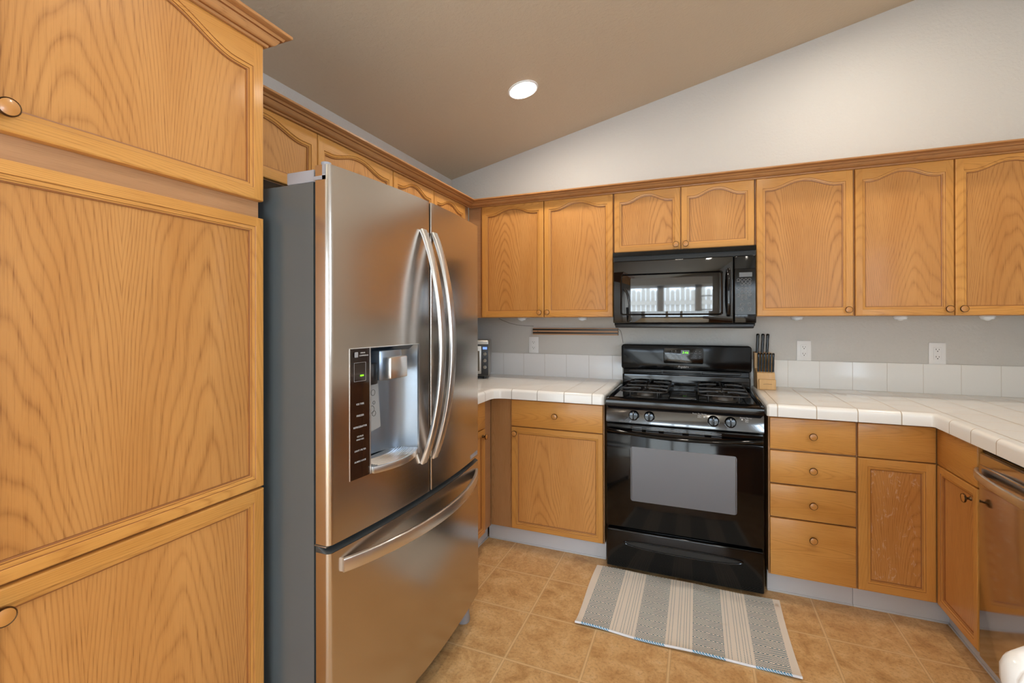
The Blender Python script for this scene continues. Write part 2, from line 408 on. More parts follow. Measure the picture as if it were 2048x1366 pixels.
def arch_loop(x0, x1, z0, z1, rise, n=28):
    """inner opening, counter-clockwise seen from the front: bottom L, bottom R, then the cathedral top R->L"""
    pts = [(x0, z0), (x1, z0)]
    if rise <= 0: return pts+[(x1, z1), (x0, z1)]
    for i in range(n+1):
        t = i/n; s = min(t, 1-t)/0.5                     # 0 at the side, 1 in the middle
        q = max(0.0, min(1.0, (s-0.14)/0.86))
        h = 0.5-0.5*math.cos(PI*min(1.0, q*1.04)); h = h**0.95
        pts.append((x1+(x0-x1)*t, z1+rise*h))
    return pts
def offset(loop, d):
    n = len(loop); out = []
    for i in range(n):
        a, b, c = Vector(loop[i-1]), Vector(loop[i]), Vector(loop[(i+1) % n])
        e1 = (b-a).normalized(); e2 = (c-b).normalized()
        n1 = Vector((e1.y, -e1.x)); n2 = Vector((e2.y, -e2.x)); k = (n1+n2)
        k = k/(1+n1.dot(n2)) if k.length > 1e-6 else n1
        out.append((b.x+k.x*d, b.y+k.y*d))
    return out
def door(parent, x0, x1, z0, z1, rise=0.0, kn=None, fw=0.030, top=None, name='door'):
    """frame-and-panel door; fw = flat frame width before the moulding, top = top rail depth at the shoulders"""
    mw = 0.016; tp = fw if top is None else top
    L = arch_loop(x0+fw+mw, x1-fw-mw, z0+fw+mw, z1-tp-mw, rise)
    b = MB(); bm = b.bm
    prof = [(0.0, 0.0120), (0.0, 0.0085), (0.0030, 0.0074), (0.0055, 0.0070), (0.0060, 0.0044), (0.0100, 0.0034), (0.0135, 0.0026), (0.0145, 0.0006), (mw, 0.0)]
    rings = []
    for d, y in prof: rings.append([bm.verts.new((px, y, pz)) for px, pz in offset(L, d)])
    n = len(L); fs = []
    for si, (a, c) in enumerate(zip(rings[:-1], rings[1:])):
        for i in range(n):
            j = (i+1) % n
            f = bm.faces.new((a[i], a[j], c[j], c[i]))
            f.material_index = 2 if si in (0, 1, 3, 6) else 0 if (i == 1 or i == n-1) else 1  # inner steps get the painted crease shade
            fs.append(f)
    O = offset(L, mw)
    bv = 0.004
    X0, X1, Z0, Z1 = x0+bv, x1-bv, z0+bv, z1-bv
    def quad(p, mi):
        f = bm.faces.new([bm.verts.new((q[0], 0.0, q[1])) for q in p]); f.material_index = mi; fs.append(f)
    ox0, ox1 = O[0][0], O[1][0]
    quad([(X0, Z0), (ox0, Z0), (ox0, Z1), (X0, Z1)], 0); quad([(ox1, Z0), (X1, Z0), (X1, Z1), (ox1, Z1)], 0)
    quad([(ox0, Z0), (ox1, Z0), (ox1, O[0][1]), (ox0, O[0][1])], 1)
    tops = O[2:]
    for p, q in zip(tops[:-1], tops[1:]): quad([p, (p[0], Z1), (q[0], Z1), q], 1)
    # rounded outer edge and sides
    o1 = [(X0, Z0), (X1, Z0), (X1, Z1), (X0, Z1)]; o2 = [(x0+.001, z0+.001), (x1-.001, z0+.001), (x1-.001, z1-.001), (x0+.001, z1-.001)]; o3 = [(x0, z0), (x1, z0), (x1, z1), (x0, z1)]
    R = [[bm.verts.new((p[0], yy, p[1])) for p in q] for q, yy in ((o1, 0.0), (o2, 0.0015), (o3, 0.005), (o3, TH-0.0005))]
    for A, B in zip(R[:-1], R[1:]):
        for i in range(4):
            j = (i+1) % 4; f = bm.faces.new((A[i], A[j], B[j], B[i])); f.material_index = 1 if i in (0, 2) else 0; fs.append(f)
    f = bm.faces.new(R[-1]); fs.append(f)
    for f in fs:
        f.normal_update()
        c = f.calc_center_median()
        if abs(f.normal.y) > 0.35 and f is not fs[-1]:
            if f.normal.y > 0: f.normal_flip()
    d = b.build(name, [OAK_V, OAK_H, GROOVE_SHADE], parent, ang=28)
    pb = MB(); Lp = offset(L, 0.001)
    pb.prism(Lp, 'y', 0.0118, 0.0165)
    p = pb.build('panel', OAK_PANEL, d)
    if kn: knob(d, kn[0], kn[1])
    return d
def drawer(parent, x0, x1, z0, z1, kn=True, name='drawer_front'):
    b = MB(); b.box(x0, x1, 0.0, TH-0.0005, z0, z1, 0.0045, 2)
    d = b.build(name, OAK_H, parent)
    if kn: knob(d, (x0+x1)/2, (z0+z1)/2)
    return d
CROWN_P = [(0, 0), (.008, 0), (.010, .006), (.016, .0065), (.024, .010), (.031, .018), (.034, .024), (.041, .0245), (.045, .031), (.047, .033), (.055, .0335), (.062, .037), (.062, .044), (0, .044)]
def crown_sweep(mb, corners, out=1.0, mis=None):
    """corners: [(x,y, outward nx, ny)...] sections already mitred by per-corner direction vectors"""
    rings = []
    for (x, y, nx, ny, z) in corners: rings.append([mb.bm.verts.new((x+nx*a*out, y+ny*a*out, z+h)) for a, h in CROWN_P])
    n = len(CROWN_P); fs = []
    for q, (A, B) in enumerate(zip(rings[:-1], rings[1:])):
        for k in range(n):
            f = mb.bm.faces.new((A[k], A[(k+1) % n], B[(k+1) % n], B[k])); f.material_index = 2 if k in (2, 6, 8) else mis[q] if mis else 0; fs.append(f)  # step faces of the crown get the painted shade too
    fs.append(mb.bm.faces.new(rings[0][::-1])); fs.append(mb.bm.faces.new(rings[-1]))
    bmesh.ops.recalc_face_normals(mb.bm, faces=fs)

# ------------------------------------------------------------------ wall cabinets
YU, ZU, ZT = -0.3248, 1.3429, 2.0831
def carcass(t, w, d, z0, z1, face=True, toe=None, frame=0.03, mat=OAK_FACE, filler=None):
    """box body behind the doors (front of body at y=TH) with a face frame"""
    b = MB(); b.box(0, w, TH+0.018, d, z0, z1)
    b.build('body', OAK_FILL, t)
    f = MB()
    f.box(0, w, TH, TH+0.018, z0, z1)
    f.build('face_frame', mat, t)
def wall_cab(x0, x1, z0, doors, label, rotz=0.0, loc=None, rise=0.038, depth=0.322, top=0.055, ztop=None, fill=None):
    zt = ZT+0.040 if ztop is None else ztop
    t = thing('wall_cabinet', label, 'cabinet', loc if loc else (x0, YU, 0), rotz)
    w = x1-x0
    carcass(t, w, depth, z0-0.002, zt)
    for (a, b, k) in doors:
        kn = None
        if k == 'L': kn = (a-x0+0.024, z0+0.030)
        if k == 'R': kn = (b-x0-0.024, z0+0.030)
        door(t, a-x0, b-x0, z0, ZT, rise, kn, top=top)
    return t
g = 0.0022
t = wall_cab(0.3055, 1.2862, ZU, [(0.4109, 0.8483-g, 'R'), (0.8483+g, 1.2835, 'L')], 'oak wall cabinet with two arched doors between the corner and the black microwave')
t = wall_cab(1.2884, 2.0462, 1.7247, [(1.2925, 1.6687-g, 'R'), (1.6687+g, 2.0425, 'L')], 'short oak wall cabinet with two small arched doors directly above the black microwave')
t = wall_cab(2.0484, 2.4904, ZU, [(2.0525, 2.4880, 'R')], 'oak wall cabinet with a single arched door just right of the black microwave')
t = wall_cab(2.4926, 3.300, ZU, [(2.4960, 2.8876-g, 'R'), (2.8876+g, 3.296, 'L')], 'oak wall cabinet with a pair of arched doors at the far right edge')
# left wall: local x runs along world +y
XU = 0.3248
def lw(y): return y
YC0 = -2.196
t = wall_cab(0, 1.015, 1.835, [(0.004, 0.5136-g, None), (0.5136+g, 1.0155-g, None)], 'low oak wall cabinet with two arched doors above the stainless refrigerator, next to the pantry', PI/2, (XU, YC0, 0), depth=0.322)
t = wall_cab(0, 0.862, ZU, [(0.0045, 0.3885-g+.0035, None), (0.3885+g+.0035, 0.7850, None)], 'oak wall cabinet with two arched doors on the left wall, between refrigerator and room corner', PI/2, (XU, -1.1788, 0), depth=0.322)
c = MB()
zc0 = ZT-0.001
crown_sweep(c, [(0.3252, -2.196, 1, 0, zc0), (0.3252, -0.3252, 1, -1, zc0), (3.300, -0.3252, 0, -1, zc0)], mis=[1, 0])
tag(c.build('crown_molding', [OAK_CROWN, OAK_CROWN_Y, GROOVE_SHADE]), 'oak crown molding running along the tops of the wall cabinets around the corner', 'molding')

# ------------------------------------------------------------------ pantry (left, faces +x)
XP = 0.64
t = thing('pantry_cabinet', 'tall oak pantry cabinet filling the left of the picture, with three doors', 'cabinet', (XP, -2.766, 0), PI/2)
wp = 0.566
b = MB(); b.box(0.0, wp-0.002, TH+0.018, 0.638, 0.0, 2.125); b.build('body', OAK_FILL, t)
f = MB(); f.box(0.0, wp-0.002, TH, TH+0.018, 0.10, 2.125); f.build('face_frame', OAK_FACE, t)
door(t, 0.0, wp, 1.6537, ZT+0.002, 0.062, (0.046, 1.690), fw=0.030, top=0.070)
door(t, 0.0, wp, 0.8680, 1.6060, 0.0, None, fw=0.024)
door(t, 0.0, wp, 0.118, 0.8625, 0.0, (0.040, 0.822), fw=0.030)
c = MB(); crown_sweep(c, [(XP+0.001, -2.90, 1, 0, zc0), (XP+0.001, -2.199, 1, 1, zc0), (0.40, -2.199, 0, 1, zc0)], out=0.82, mis=[1, 0])
tag(c.build('crown_molding', [OAK_CROWN, OAK_CROWN_Y, GROOVE_SHADE]), 'pale oak crown molding on top of the tall pantry cabinet, upper left', 'molding')

# ------------------------------------------------------------------ base cabinets
YB = -0.63; ZD0, ZD1, ZF0, ZF1 = 0.112, 0.7035, 0.7100, 0.8600
def base_cab(label, loc, rotz, w, depth=0.625, toe_y=0.065, toe=(None, None)):
    t = thing('base_cabinet', label, 'cabinet', loc, rotz)
    b = MB(); b.box(0, w, TH+0.018, depth, 0.105, 0.868); b.build('body', OAK_FILL, t)
    f = MB(); f.box(0, w, TH, TH+0.018, 0.105, 0.868); f.build('face_frame', OAK_FACE, t)
    k0 = 0 if toe[0] is None else toe[0]; k1 = w if toe[1] is None else toe[1]
    if k1 > k0:
        k = MB(); k.box(k0, k1, toe_y, toe_y+0.03, 0.0, 0.105); k.box(k0, k1, toe_y-0.006, toe_y, 0.0, 0.008, 0.002)
        k.build('toe_kick', TOE, t)
    return t
t = base_cab('oak base cabinet with one drawer over one door, left of the black range', (0.638, YB, 0), 0, 0.646, toe=(-0.065, 0.646))
f = MB(); f.box(-0.030, 0.104, TH-0.004, TH+0.004, 0.106, 0.866); f.build('filler_strip', OAK_FILL, t)
drawer(t, 0.1081, 0.6412, ZF0-0.002, ZF1)
door(t, 0.1081, 0.6412, ZD0, ZD1, 0, (0.1330, 0.669), fw=0.026)
t = base_cab('oak base cabinet on the left wall mostly hidden behind the refrigerator', (0.63, -1.235, 0), PI/2, 0.612, depth=0.61, toe=(0.0, 0.665))
drawer(t, 0.012, 0.495, ZF0, ZF1, False)
door(t, 0.012, 0.495, ZD0, ZD1, 0, (0.462, 0.668), fw=0.026)
X4 = 2.0700
t = base_cab('oak drawer stack of four drawers just right of the black range', (X4, YB, 0), 0, 0.3475, toe=(0.0, 0.3475))
for z0, z1 in ((0.7100, 0.8600), (0.5490, 0.7030), (0.3890, 0.5430), (0.112, 0.3830)):
    dd = drawer(t, 0.0050, 0.3460, z0, z1)
    kz = {0.710: 0.784, 0.549: 0.626, 0.389: 0.466, 0.112: 0.307}[round(z0, 3)]
    dd.children[0].location = (0.178, 0, kz)
t = base_cab('oak corner base cabinet with a worn, water-stained door, right of the four drawers', (2.4195, YB, 0), 0, 0.2990, toe=(0.0, 0.355))
drawer(t, 0.0040, 0.2810, ZF0-0.002, ZF1, False, 'drawer_front')
door(t, 0.0040, 0.2810, ZD0, ZD1, 0, None, fw=0.034).children[0].data.materials[0] = OAK_WORN
t = base_cab('narrow oak base cabinet facing left beside the stainless dishwasher', (2.700, -0.6290, 0), -PI/2, 0.314, depth=0.655, toe=(-0.055, 0.314))
f = t.children[0]
drawer(t, 0.0050, 0.310, ZF0-0.002, ZF1, False)
door(t, 0.0050, 0.310, ZD0, ZD1, 0, (0.270, 0.655), fw=0.026)

# ------------------------------------------------------------------ countertops and splash
ZC0, ZC = 0.871, 0.9268
TILEC = (236, 236, 234); GROUT = (152, 144, 134)
CT_L = tile_mat('counter_tile_left', TILEC, GROUT, [(0, 0.7639, 0.1548), (1, -0.640, 0.1548)], width=0.0028)
CT_R = tile_mat('counter_tile_right', TILEC, (166, 148, 124), [(0, 2.102, 0.1555), (1, -0.640, 0.1548)], width=0.0028)
SP_L = tile_mat('splash_tile_left', (228, 229, 231), (186, 182, 178), [(0, 0.4361, 0.1581)], rough=0.12, width=0.002)
SP_R = tile_mat('splash_tile_right', (228, 229, 228), (200, 196, 190), [(0, 2.2483, 0.1581)], rough=0.12, width=0.002)
SP_Y = tile_mat('splash_tile_side', (228, 229, 231), (186, 182, 178), [(1, -0.10, 0.1581)], rough=0.12, width=0.002)
def countertop(name, label, pts, sharp, mat, z0=ZC0, z1=ZC, bev=0.017):
    """pts: outline; sharp: indices of edges (i -> i+1) against walls that stay square"""
    m = MB(); bm = m.bm
    A = [bm.verts.new((x, y, z0)) for x, y in pts]; B = [bm.verts.new((x, y, z1)) for x, y in pts]; n = len(pts); fs = []
    for i in range(n): fs.append(bm.faces.new((A[i], A[(i+1) % n], B[(i+1) % n], B[i])))
    fs.append(bm.faces.new(A[::-1])); tf = bm.faces.new(B); fs.append(tf)
    bmesh.ops.recalc_face_normals(bm, faces=fs)
    es = []
    for i in range(n):
        if i in sharp: continue
        es += [e for e in B[i].link_edges if e.other_vert(B[i]) is B[(i+1) % n]]
    bmesh.ops.bevel(bm, geom=es, offset=bev, segments=5, affect='EDGES', profile=0.5)
    return tag(m.build(name, mat), label, 'countertop')
ci = [(0.7639, -0.6704), (0.7250, -0.6720), (0.6900, -0.6800), (0.6640, -0.6960), (0.6560, -0.730)]
countertop('countertop', 'white tiled countertop with rounded edge left of the range, turning the corner to the refrigerator',
           [(0.001, -0.001), (0.001, -1.235), (0.656, -1.235)]+ci[::-1]+[(1.275, -0.6704), (1.2830, -0.668), (1.2915, -0.658), (1.2932, -0.650), (1.2932, -0.001)], {0, 1, 12}, CT_L)
countertop('countertop', 'white tiled countertop right of the range, turning toward the dishwasher',
           [(2.0570, -0.001), (2.0570, -0.650), (2.0590, -0.662), (2.0680, -0.6704), (2.668, -0.6704), (2.674, -0.674), (2.678, -0.682), (2.678, -1.58), (XR-0.001, -1.58), (XR-0.001, -0.001)], {7, 8, 9}, CT_R)
def splash(label, x0, x1, mat):
    m = MB(); m.prism([(-0.001, ZC+0.0005), (-0.011, ZC+0.0005), (-0.011, 1.080), (-0.0095, 1.0840), (-0.006, 1.0855), (-0.001, 1.0855)], 'x', x0, x1)
    return tag(m.build('backsplash', mat), label, 'backsplash')
splash('row of white backsplash tiles behind the left counter', 0.013, 1.2940, SP_L)
splash('row of white backsplash tiles along the wall behind the right counter', 2.056, XR-0.001, SP_R)
m = MB(); m.box(0.001, 0.012, -1.235, -0.001, ZC+0.0005, 1.0855, 0.002)
tag(m.build('backsplash', SP_Y), 'short row of white backsplash tiles on the left wall behind the toaster oven', 'backsplash')

# ------------------------------------------------------------------ refrigerator (faces +x)
FW = 0.908
FR = thing('refrigerator', 'large stainless steel french-door refrigerator with ice dispenser beside the pantry', 'refrigerator', (0.844, -2.174, 0), PI/2)
def bulge(x): return -0.033*(1-((x-FW/2)/(FW/2))**2)
def plan(xa, xb, yb, ra=0.0, rb=0.0, n=22):
    pts = []
    if ra > 0:
        for k in range(6):
            a = PI/2*k/5; pts.append((xa+ra-ra*math.cos(a), bulge(xa+ra)+ra-ra*math.sin(a)))
    else: pts.append((xa, bulge(xa)))
    for k in range(1, n):
        x = xa+ra+(xb-rb-xa-ra)*k/n; pts.append((x, bulge(x)))
    if rb > 0:
        for k in range(6):
            a = PI/2*k/5; pts.append((xb-rb+rb*math.sin(a), bulge(xb-rb)+rb-rb*math.cos(a)))
    else: pts.append((xb, bulge(xb)))
    return pts+[(xb, yb), (xa, yb)]
YD = 0.045; RC = 0.016
body = MB()
for bx_ in ((0.004, 0.140, 0.056, 0.820, 0.028, 1.700), (0.390, FW-0.004, 0.056, 0.820, 0.028, 1.700), (0.140, 0.390, 0.056, 0.820, 0.028, 0.868),
            (0.140, 0.390, 0.056, 0.820, 1.250, 1.700), (0.140, 0.390, 0.130, 0.820, 0.868, 1.250)): body.box(*bx_)
body.build('case', FR_SIDE, FR)['label'] = 'grey painted side case'
gk = MB()
for bx_ in ((0.012, 0.140, 0.10, 1.700), (0.390, FW-0.012, 0.10, 1.700), (0.140, 0.390, 0.10, 0.868), (0.140, 0.390, 1.250, 1.700)): gk.box(bx_[0], bx_[1], YD-0.001, 0.058, bx_[2], bx_[3])
gk.build("gasket", GASKET, FR)
bs = MB(); bs.box(0.03, FW-0.03, 0.075, 0.50, 0.0, 0.10, 0.004); bs.build('base_grille', BLACK_P, FR)
for x in (0.055, FW-0.055):
    ft = MB(); ft.lathe([(0, 0), (0.028, 0), (0.030, 0.012), (0.026, 0.035), (0.024, 0.098), (0, 0.098)], (x, 0.050, 0.0), 'z', 20); ft.build('foot', FR_PLAST, FR)
zt0, zt1 = 0.722, 1.742
DX0, DX1, DXM = 0.068, 0.381, 0.145; DZ0, DZ1 = 0.874, 1.246
ld = MB()
ld.prism(plan(0.0, FW/2-0.0070, YD, RC, 0.004), 'z', zt0, DZ0)
ld.prism(plan(0.0, FW/2-0.0070, YD, RC, 0.004), 'z', DZ1, zt1)
ld.prism(plan(0.0, DX0, YD, RC, 0.0, 8), 'z', DZ0, DZ1)
ld.prism(plan(DX1, FW/2-0.0070, YD, 0.0, 0.004, 8), 'z', DZ0, DZ1)
LD = ld.build('refrigerator_door', STEEL, FR)
rd = MB(); rd.prism(plan(FW/2+0.0035, FW, YD, 0.004, RC), 'z', zt0, zt1, bev=0.0)
RD = rd.build('refrigerator_door', STEEL, FR)
fz = MB(); fz.prism(plan(0.0, FW, YD, RC, RC, 40), 'z', 0.112, 0.700)
tp = [(x, y+0.0) for x, y in plan(0.0, FW, YD, RC, RC, 40)]
# sloped finger lip above the freezer front
A = tp; Bp = [(x, min(y+0.030, YD)) for x, y in tp]
FZ = fz.build('freezer_drawer', STEEL, FR)
lipm = MB(); bm = lipm.bm; va = [bm.verts.new((x, min(y+0.0015, YD), 0.7003)) for x, y in A]; vb = [bm.verts.new((x, y, 0.7155)) for x, y in Bp]
fs = [bm.faces.new((va[i], va[(i+1) % len(va)], vb[(i+1) % len(va)], vb[i])) for i in range(len(va))]+[bm.faces.new(vb)]
bmesh.ops.recalc_face_normals(bm, faces=fs)
lipm.build('drawer_cap', plain('drawer_cap_dark', (58, 60, 60), 0.25), FZ)
# vertical bowed handles
def vhandle(par, xc, z0=0.836, z1=1.634, bow=0.076):
    m = MB(); path = []
    for k in range(33):
        s = k/32; z = z0+(z1-z0)*s; e = 1-(2*s-1)**2
        path.append((xc, bulge(xc)-0.004-bow*(e**0.9), z))
    def sec(s):
        e = 1-(2*s-1)**2; w = 0.031; d = 0.013
        return rsec(w, d, 0.003)
    m.sweep(path, sec, up=(0, -1, 0))
    # end posts back to the door
    return m.build('door_handle', STEEL_H, par)
vhandle(LD, 0.400); vhandle(RD, 0.470)
m = MB(); path = []
for k in range(41):
    s = k/40; x = 0.042+(FW-0.084)*s; e = 1-(2*s-1)**2
    path.append((x, bulge(x)-0.004-0.060*(e**0.9), 0.655))
m.sweep(path, rsec(0.013, 0.038, 0.004), up=(0, 0, 1))
m.build('drawer_handle', STEEL_H, FZ)
# hinge covers on top
for x0, x1 in ((0.004, 0.075), (FW-0.075, FW-0.004)):
    h = MB(); h.box(x0, x1, 0.054, 0.153, 1.7005, 1.735, 0.004); hc = h.build('hinge_cover', FR_PLAST, FR)
    h = MB(); h.box(x0+0.002, x0+0.040, 0.046, 0.056, 1.7005, 1.712, 0.002)
    h.build('hinge', FR_PLAST, hc)
    h = MB(); h.lathe([(0, 0), (0.013, 0), (0.013, 0.012), (0, 0.014)], (x0+0.020, 0.030, 1.7425), 'z', 16); h.build('hinge_pin', FR_PLAST, hc)
h = MB(); h.box(-0.0015, 0.0, 0.010, 0.052, 1.702, 1.712); h.box(-0.0015, 0.0, 0.010, 0.020, 1.702, 1.742); h.build('hinge_bracket', FR_PLAST, FR)
# middle hinge at the near corner
h = MB(); h.box(-0.001, 0.030, 0.010, 0.050, 0.7165, 0.7200, 0.001); h.lathe([(0, 0), (0.008, 0), (0.008, 0.006), (0, 0.006)], (0.014, 0.020, 0.7150), 'z', 12); h.build('middle_hinge', SILVER, FR)
# dispenser
DP = MB()
rim = [(DX0, DZ0), (DX1, DZ0), (DX1, DZ1), (DX0, DZ1)]
for xa, xb, za, zb in ((DX0, DX1, DZ1-0.0025, DZ1), (DX0, DX0+0.0025, DZ0, DZ1), (DXM-0.001, DXM+0.002, DZ0, DZ1), (DX1-0.0025, DX1, DZ0, DZ1)):
    n = 1 if xb-xa < 0.01 else 48
    for k in range(n):
        x_a = xa+(xb-xa)*k/n; x_b = xa+(xb-xa)*(k+1)/n
        DP.box(x_a, x_b, (bulge(x_a)+bulge(x_b))/2-0.0012, 0.02, za, zb)
DPO = DP.build('dispenser', STEEL_H, FR)
cp = MB(); n = 6
pts = [(DX0+0.0025+(DXM-0.001-DX0-0.0025)*k/n,) for k in range(n+1)]; pts = [(p[0], bulge(p[0])) for p in pts]
cp.prism(pts+[(pts[-1][0], 0.01), (pts[0][0], 0.01)], 'z', DZ0+0.001, DZ1-0.0025)
cp.build('control_panel', PANELB, DPO)
rc = MB(); bm = rc.bm                       # recess: half-cylinder back with rounded shoulders
n = 20; zs = [DZ0+0.02, DZ1-0.045, DZ1-0.02, DZ1-0.004, DZ1-0.0025]; ds = [1.0, 1.0, 0.75, 0.25, 0.0]
grid = []
for z, dd in zip(zs, ds):
    row = []
    for k in range(n+1):
        s = k/n; x = DXM+0.002+(DX1-0.0025-DXM-0.002)*s; dep = 0.085*(max(0.0, 1-abs(2*s-1)**2.6))**0.6
        row.append(bm.verts.new((x, bulge(x)+0.001+dep*dd+0.004*dd, z)))
    grid.append(row)
fs = []
for a, c2 in zip(grid[:-1], grid[1:]):
    for k in range(n): fs.append(bm.faces.new((a[k], a[k+1], c2[k+1], c2[k])))
for f_ in fs:
    f_.normal_update()
    if f_.normal.y > 0: f_.normal_flip()
rc.build('recess', STEEL_IN, DPO)
hb = MB(); hb.prism(rrect(0.196, 0.300, 0.0, 0.0, 0.0) if False else [(0.196, 0.050), (0.196, -0.012), (0.215, -0.026), (0.283, -0.030), (0.300, -0.018), (0.300, 0.050)], 'z', 1.140, 1.232, bev=0.004)
hb.build('ice_spout', STEEL_IN, DPO)
hb = MB(); hb.box(0.199, 0.286, -0.052, -0.030, 1.146, 1.212, 0.004); hb.build('dispense_button', STEEL_H, DPO)
hb = MB(); hb.box(0.150, 0.196, -0.008, 0.05, 1.130, 1.195, 0.006); hb.build('water_spout', BLACK_P, DPO)
pd = MB(); pd.prism([(0.158, 1.130), (0.158, 0.985), (0.222, 0.995), (0.210, 1.130)], 'y', 0.004, 0.008); pd.build('paddle', PAPER, DPO)
pr_ = MB()
for (x, z, r) in ((0.180, 1.055, 0.011), (0.190, 1.041, 0.008), (0.190, 1.074, 0.005), (0.186, 1.105, 0.009)):
    pr_.tube([(x+r*math.cos(2*PI*k/14), 0.0037, z+r*math.sin(2*PI*k/14)) for k in range(14)], 0.0007, 5, closed=True)
pr_.build('paddle_print', SLOT, DPO)
tr = MB(); n = 14
fr_ = [(DXM+0.004+(DX1-DXM-0.008)*k/n, bulge(DXM+0.12)-0.002-0.030*(1-(2*k/n-1)**2)) for k in range(n+1)]
tr.prism(fr_+[(DX1-0.004, 0.055), (DXM+0.004, 0.055)], 'z', DZ0, DZ0+0.020, bev=0.0015); tr.build('drip_tray', STEEL_H, DPO)
gr = MB()
for q in range(9):
    gr.tube([(x, y+0.010+0.0085*q, DZ0+0.0212) for x, y in fr_[1:-1]], 0.0016, 6)
gr.build('drip_grille', STEEL_H, DPO)
# printing on the black panel
xm = (DX0+DXM)/2; ym = bulge(xm)-0.0008
items = [('ICE TYPE', 0.0085, (xm, ym, 1.085)), ('FREEZER', 0.0085, (xm, ym, 1.052)), ('REFRIGERATOR', 0.0085, (xm, ym, 1.020)),
         ('ICE PLUS', 0.007, (xm, ym, 0.993)), ('HOLD 3 SEC', 0.006, (xm, ym, 0.984)), ('LIGHT / FILTER', 0.0075, (xm, ym, 0.953)), ('ALARM / LOCK', 0.0075, (xm, ym, 0.922)),
         ('LINEAR', 0.0065, (xm+0.010, ym, 1.231)), ('COMPRESSOR', 0.0065, (xm+0.014, ym, 1.223))]
sl_ = -0.111
items = [(a, s*0.86, (p[0], bulge(p[0])-0.0009, p[2]), (PI/2, 0, sl_)) for a, s, p in items]
join_text('panel_text', items, INK, DPO)
mk = MB(); mk.prism(rrect(xm-0.023, xm-0.009, 1.219, 1.234, 0.002), 'y', ym-0.0004, ym+0.0002); mk.build('panel_badge', INK_D, DPO)
mk = MB()
for x0_, x1_, z0_, z1_ in ((xm-0.022, xm+0.022, 1.203, 1.2038), (xm-0.022, xm+0.022, 1.150, 1.1508), (xm-0.022, xm-0.0212, 1.150, 1.2038), (xm+0.0212, xm+0.022, 1.150, 1.2038)):
    nn = 6 if x1_-x0_ > 0.01 else 1
    for q in range(nn):
        xa_, xb_ = x0_+(x1_-x0_)*q/nn, x0_+(x1_-x0_)*(q+1)/nn
        mk.box(xa_, xb_, bulge((xa_+xb_)/2)-0.0008, ym+0.003, z0_, z1_)
mk.build('display_outline', INK_D, DPO)
mk = MB(); mk.box(xm+0.001, xm+0.014, bulge(xm+0.014)-0.0003, ym+0.001, 1.164, 1.168); mk.build('display_digits', GREEN, DPO)
bd = MB(); bx0, bx1 = 0.800, 0.884
bd.prism([(bx0, bulge(bx0)-0.0015), (bx1, bulge(bx1)-0.0015), (bx1, bulge(bx1)+0.002), (bx0, bulge(bx0)+0.002)], 'z', 0.732, 0.748); bd.build('badge', FR_PLAST, FR)

# ------------------------------------------------------------------ gas range
RX0, RX1 = 1.3020, 2.0490; RW = RX1-RX0
RG = thing('gas_range', 'black freestanding gas range with four burners between the counters', 'range', (RX0, -0.650, 0), 0)
b = MB(); b.box(0.0, RW, 0.022, 0.630, 0.028, 0.868, 0.003); b.build('body', BLACK_S, RG)
b = MB(); b.box(0.03, RW-0.03, 0.06, 0.55, 0.0, 0.03); b.build('leg_base', BLACK_P, RG)
# cooktop: dished sheet with raised rim and rolled front
ct = MB()
ct.prism([(-0.028, 0.872), (-0.032, 0.890), (-0.028, 0.905), (-0.016, 0.914), (0.006, 0.918), (0.020, 0.908), (0.595, 0.908), (0.600, 0.920), (0.625, 0.920), (0.625, 0.868), (0.022, 0.868)], 'x', 0.003, RW-0.003)
for x in (0.0015, RW-0.0215): ct.box(x, x+0.020, -0.020, 0.610, 0.880, 0.921, 0.006, 3)
ct.build('cooktop', BLACK_G, RG)
cpn = MB(); cpn.box(0.318, 0.448, 0.055, 0.520, 0.9085, 0.922, 0.005, 2); cpn.build('center_plate', PLATE_G, RG)
BX = (0.185, 0.575)
for bx_ in BX:
    for by_ in (0.150, 0.440):
        h = MB(); r = 0.048 if (bx_ < 0.3 or by_ > 0.3) else 0.056
        h.lathe([(0, 0), (0.075, 0.0), (0.072, 0.003), (r*0.9, 0.004)], (bx_, by_, 0.908), 'z', 32, mi=1)
        h.lathe([(r*0.9, 0.004), (r*0.86, 0.014), (r*0.82, 0.018)], (bx_, by_, 0.908), 'z', 32, mi=0)
        h.lathe([(r*0.84, 0.018), (r*0.80, 0.024), (r*0.3, 0.027), (0, 0.027)], (bx_, by_, 0.908), 'z', 32, mi=1)
        h.build('burner', [HEAD, BLACK_M], RG)
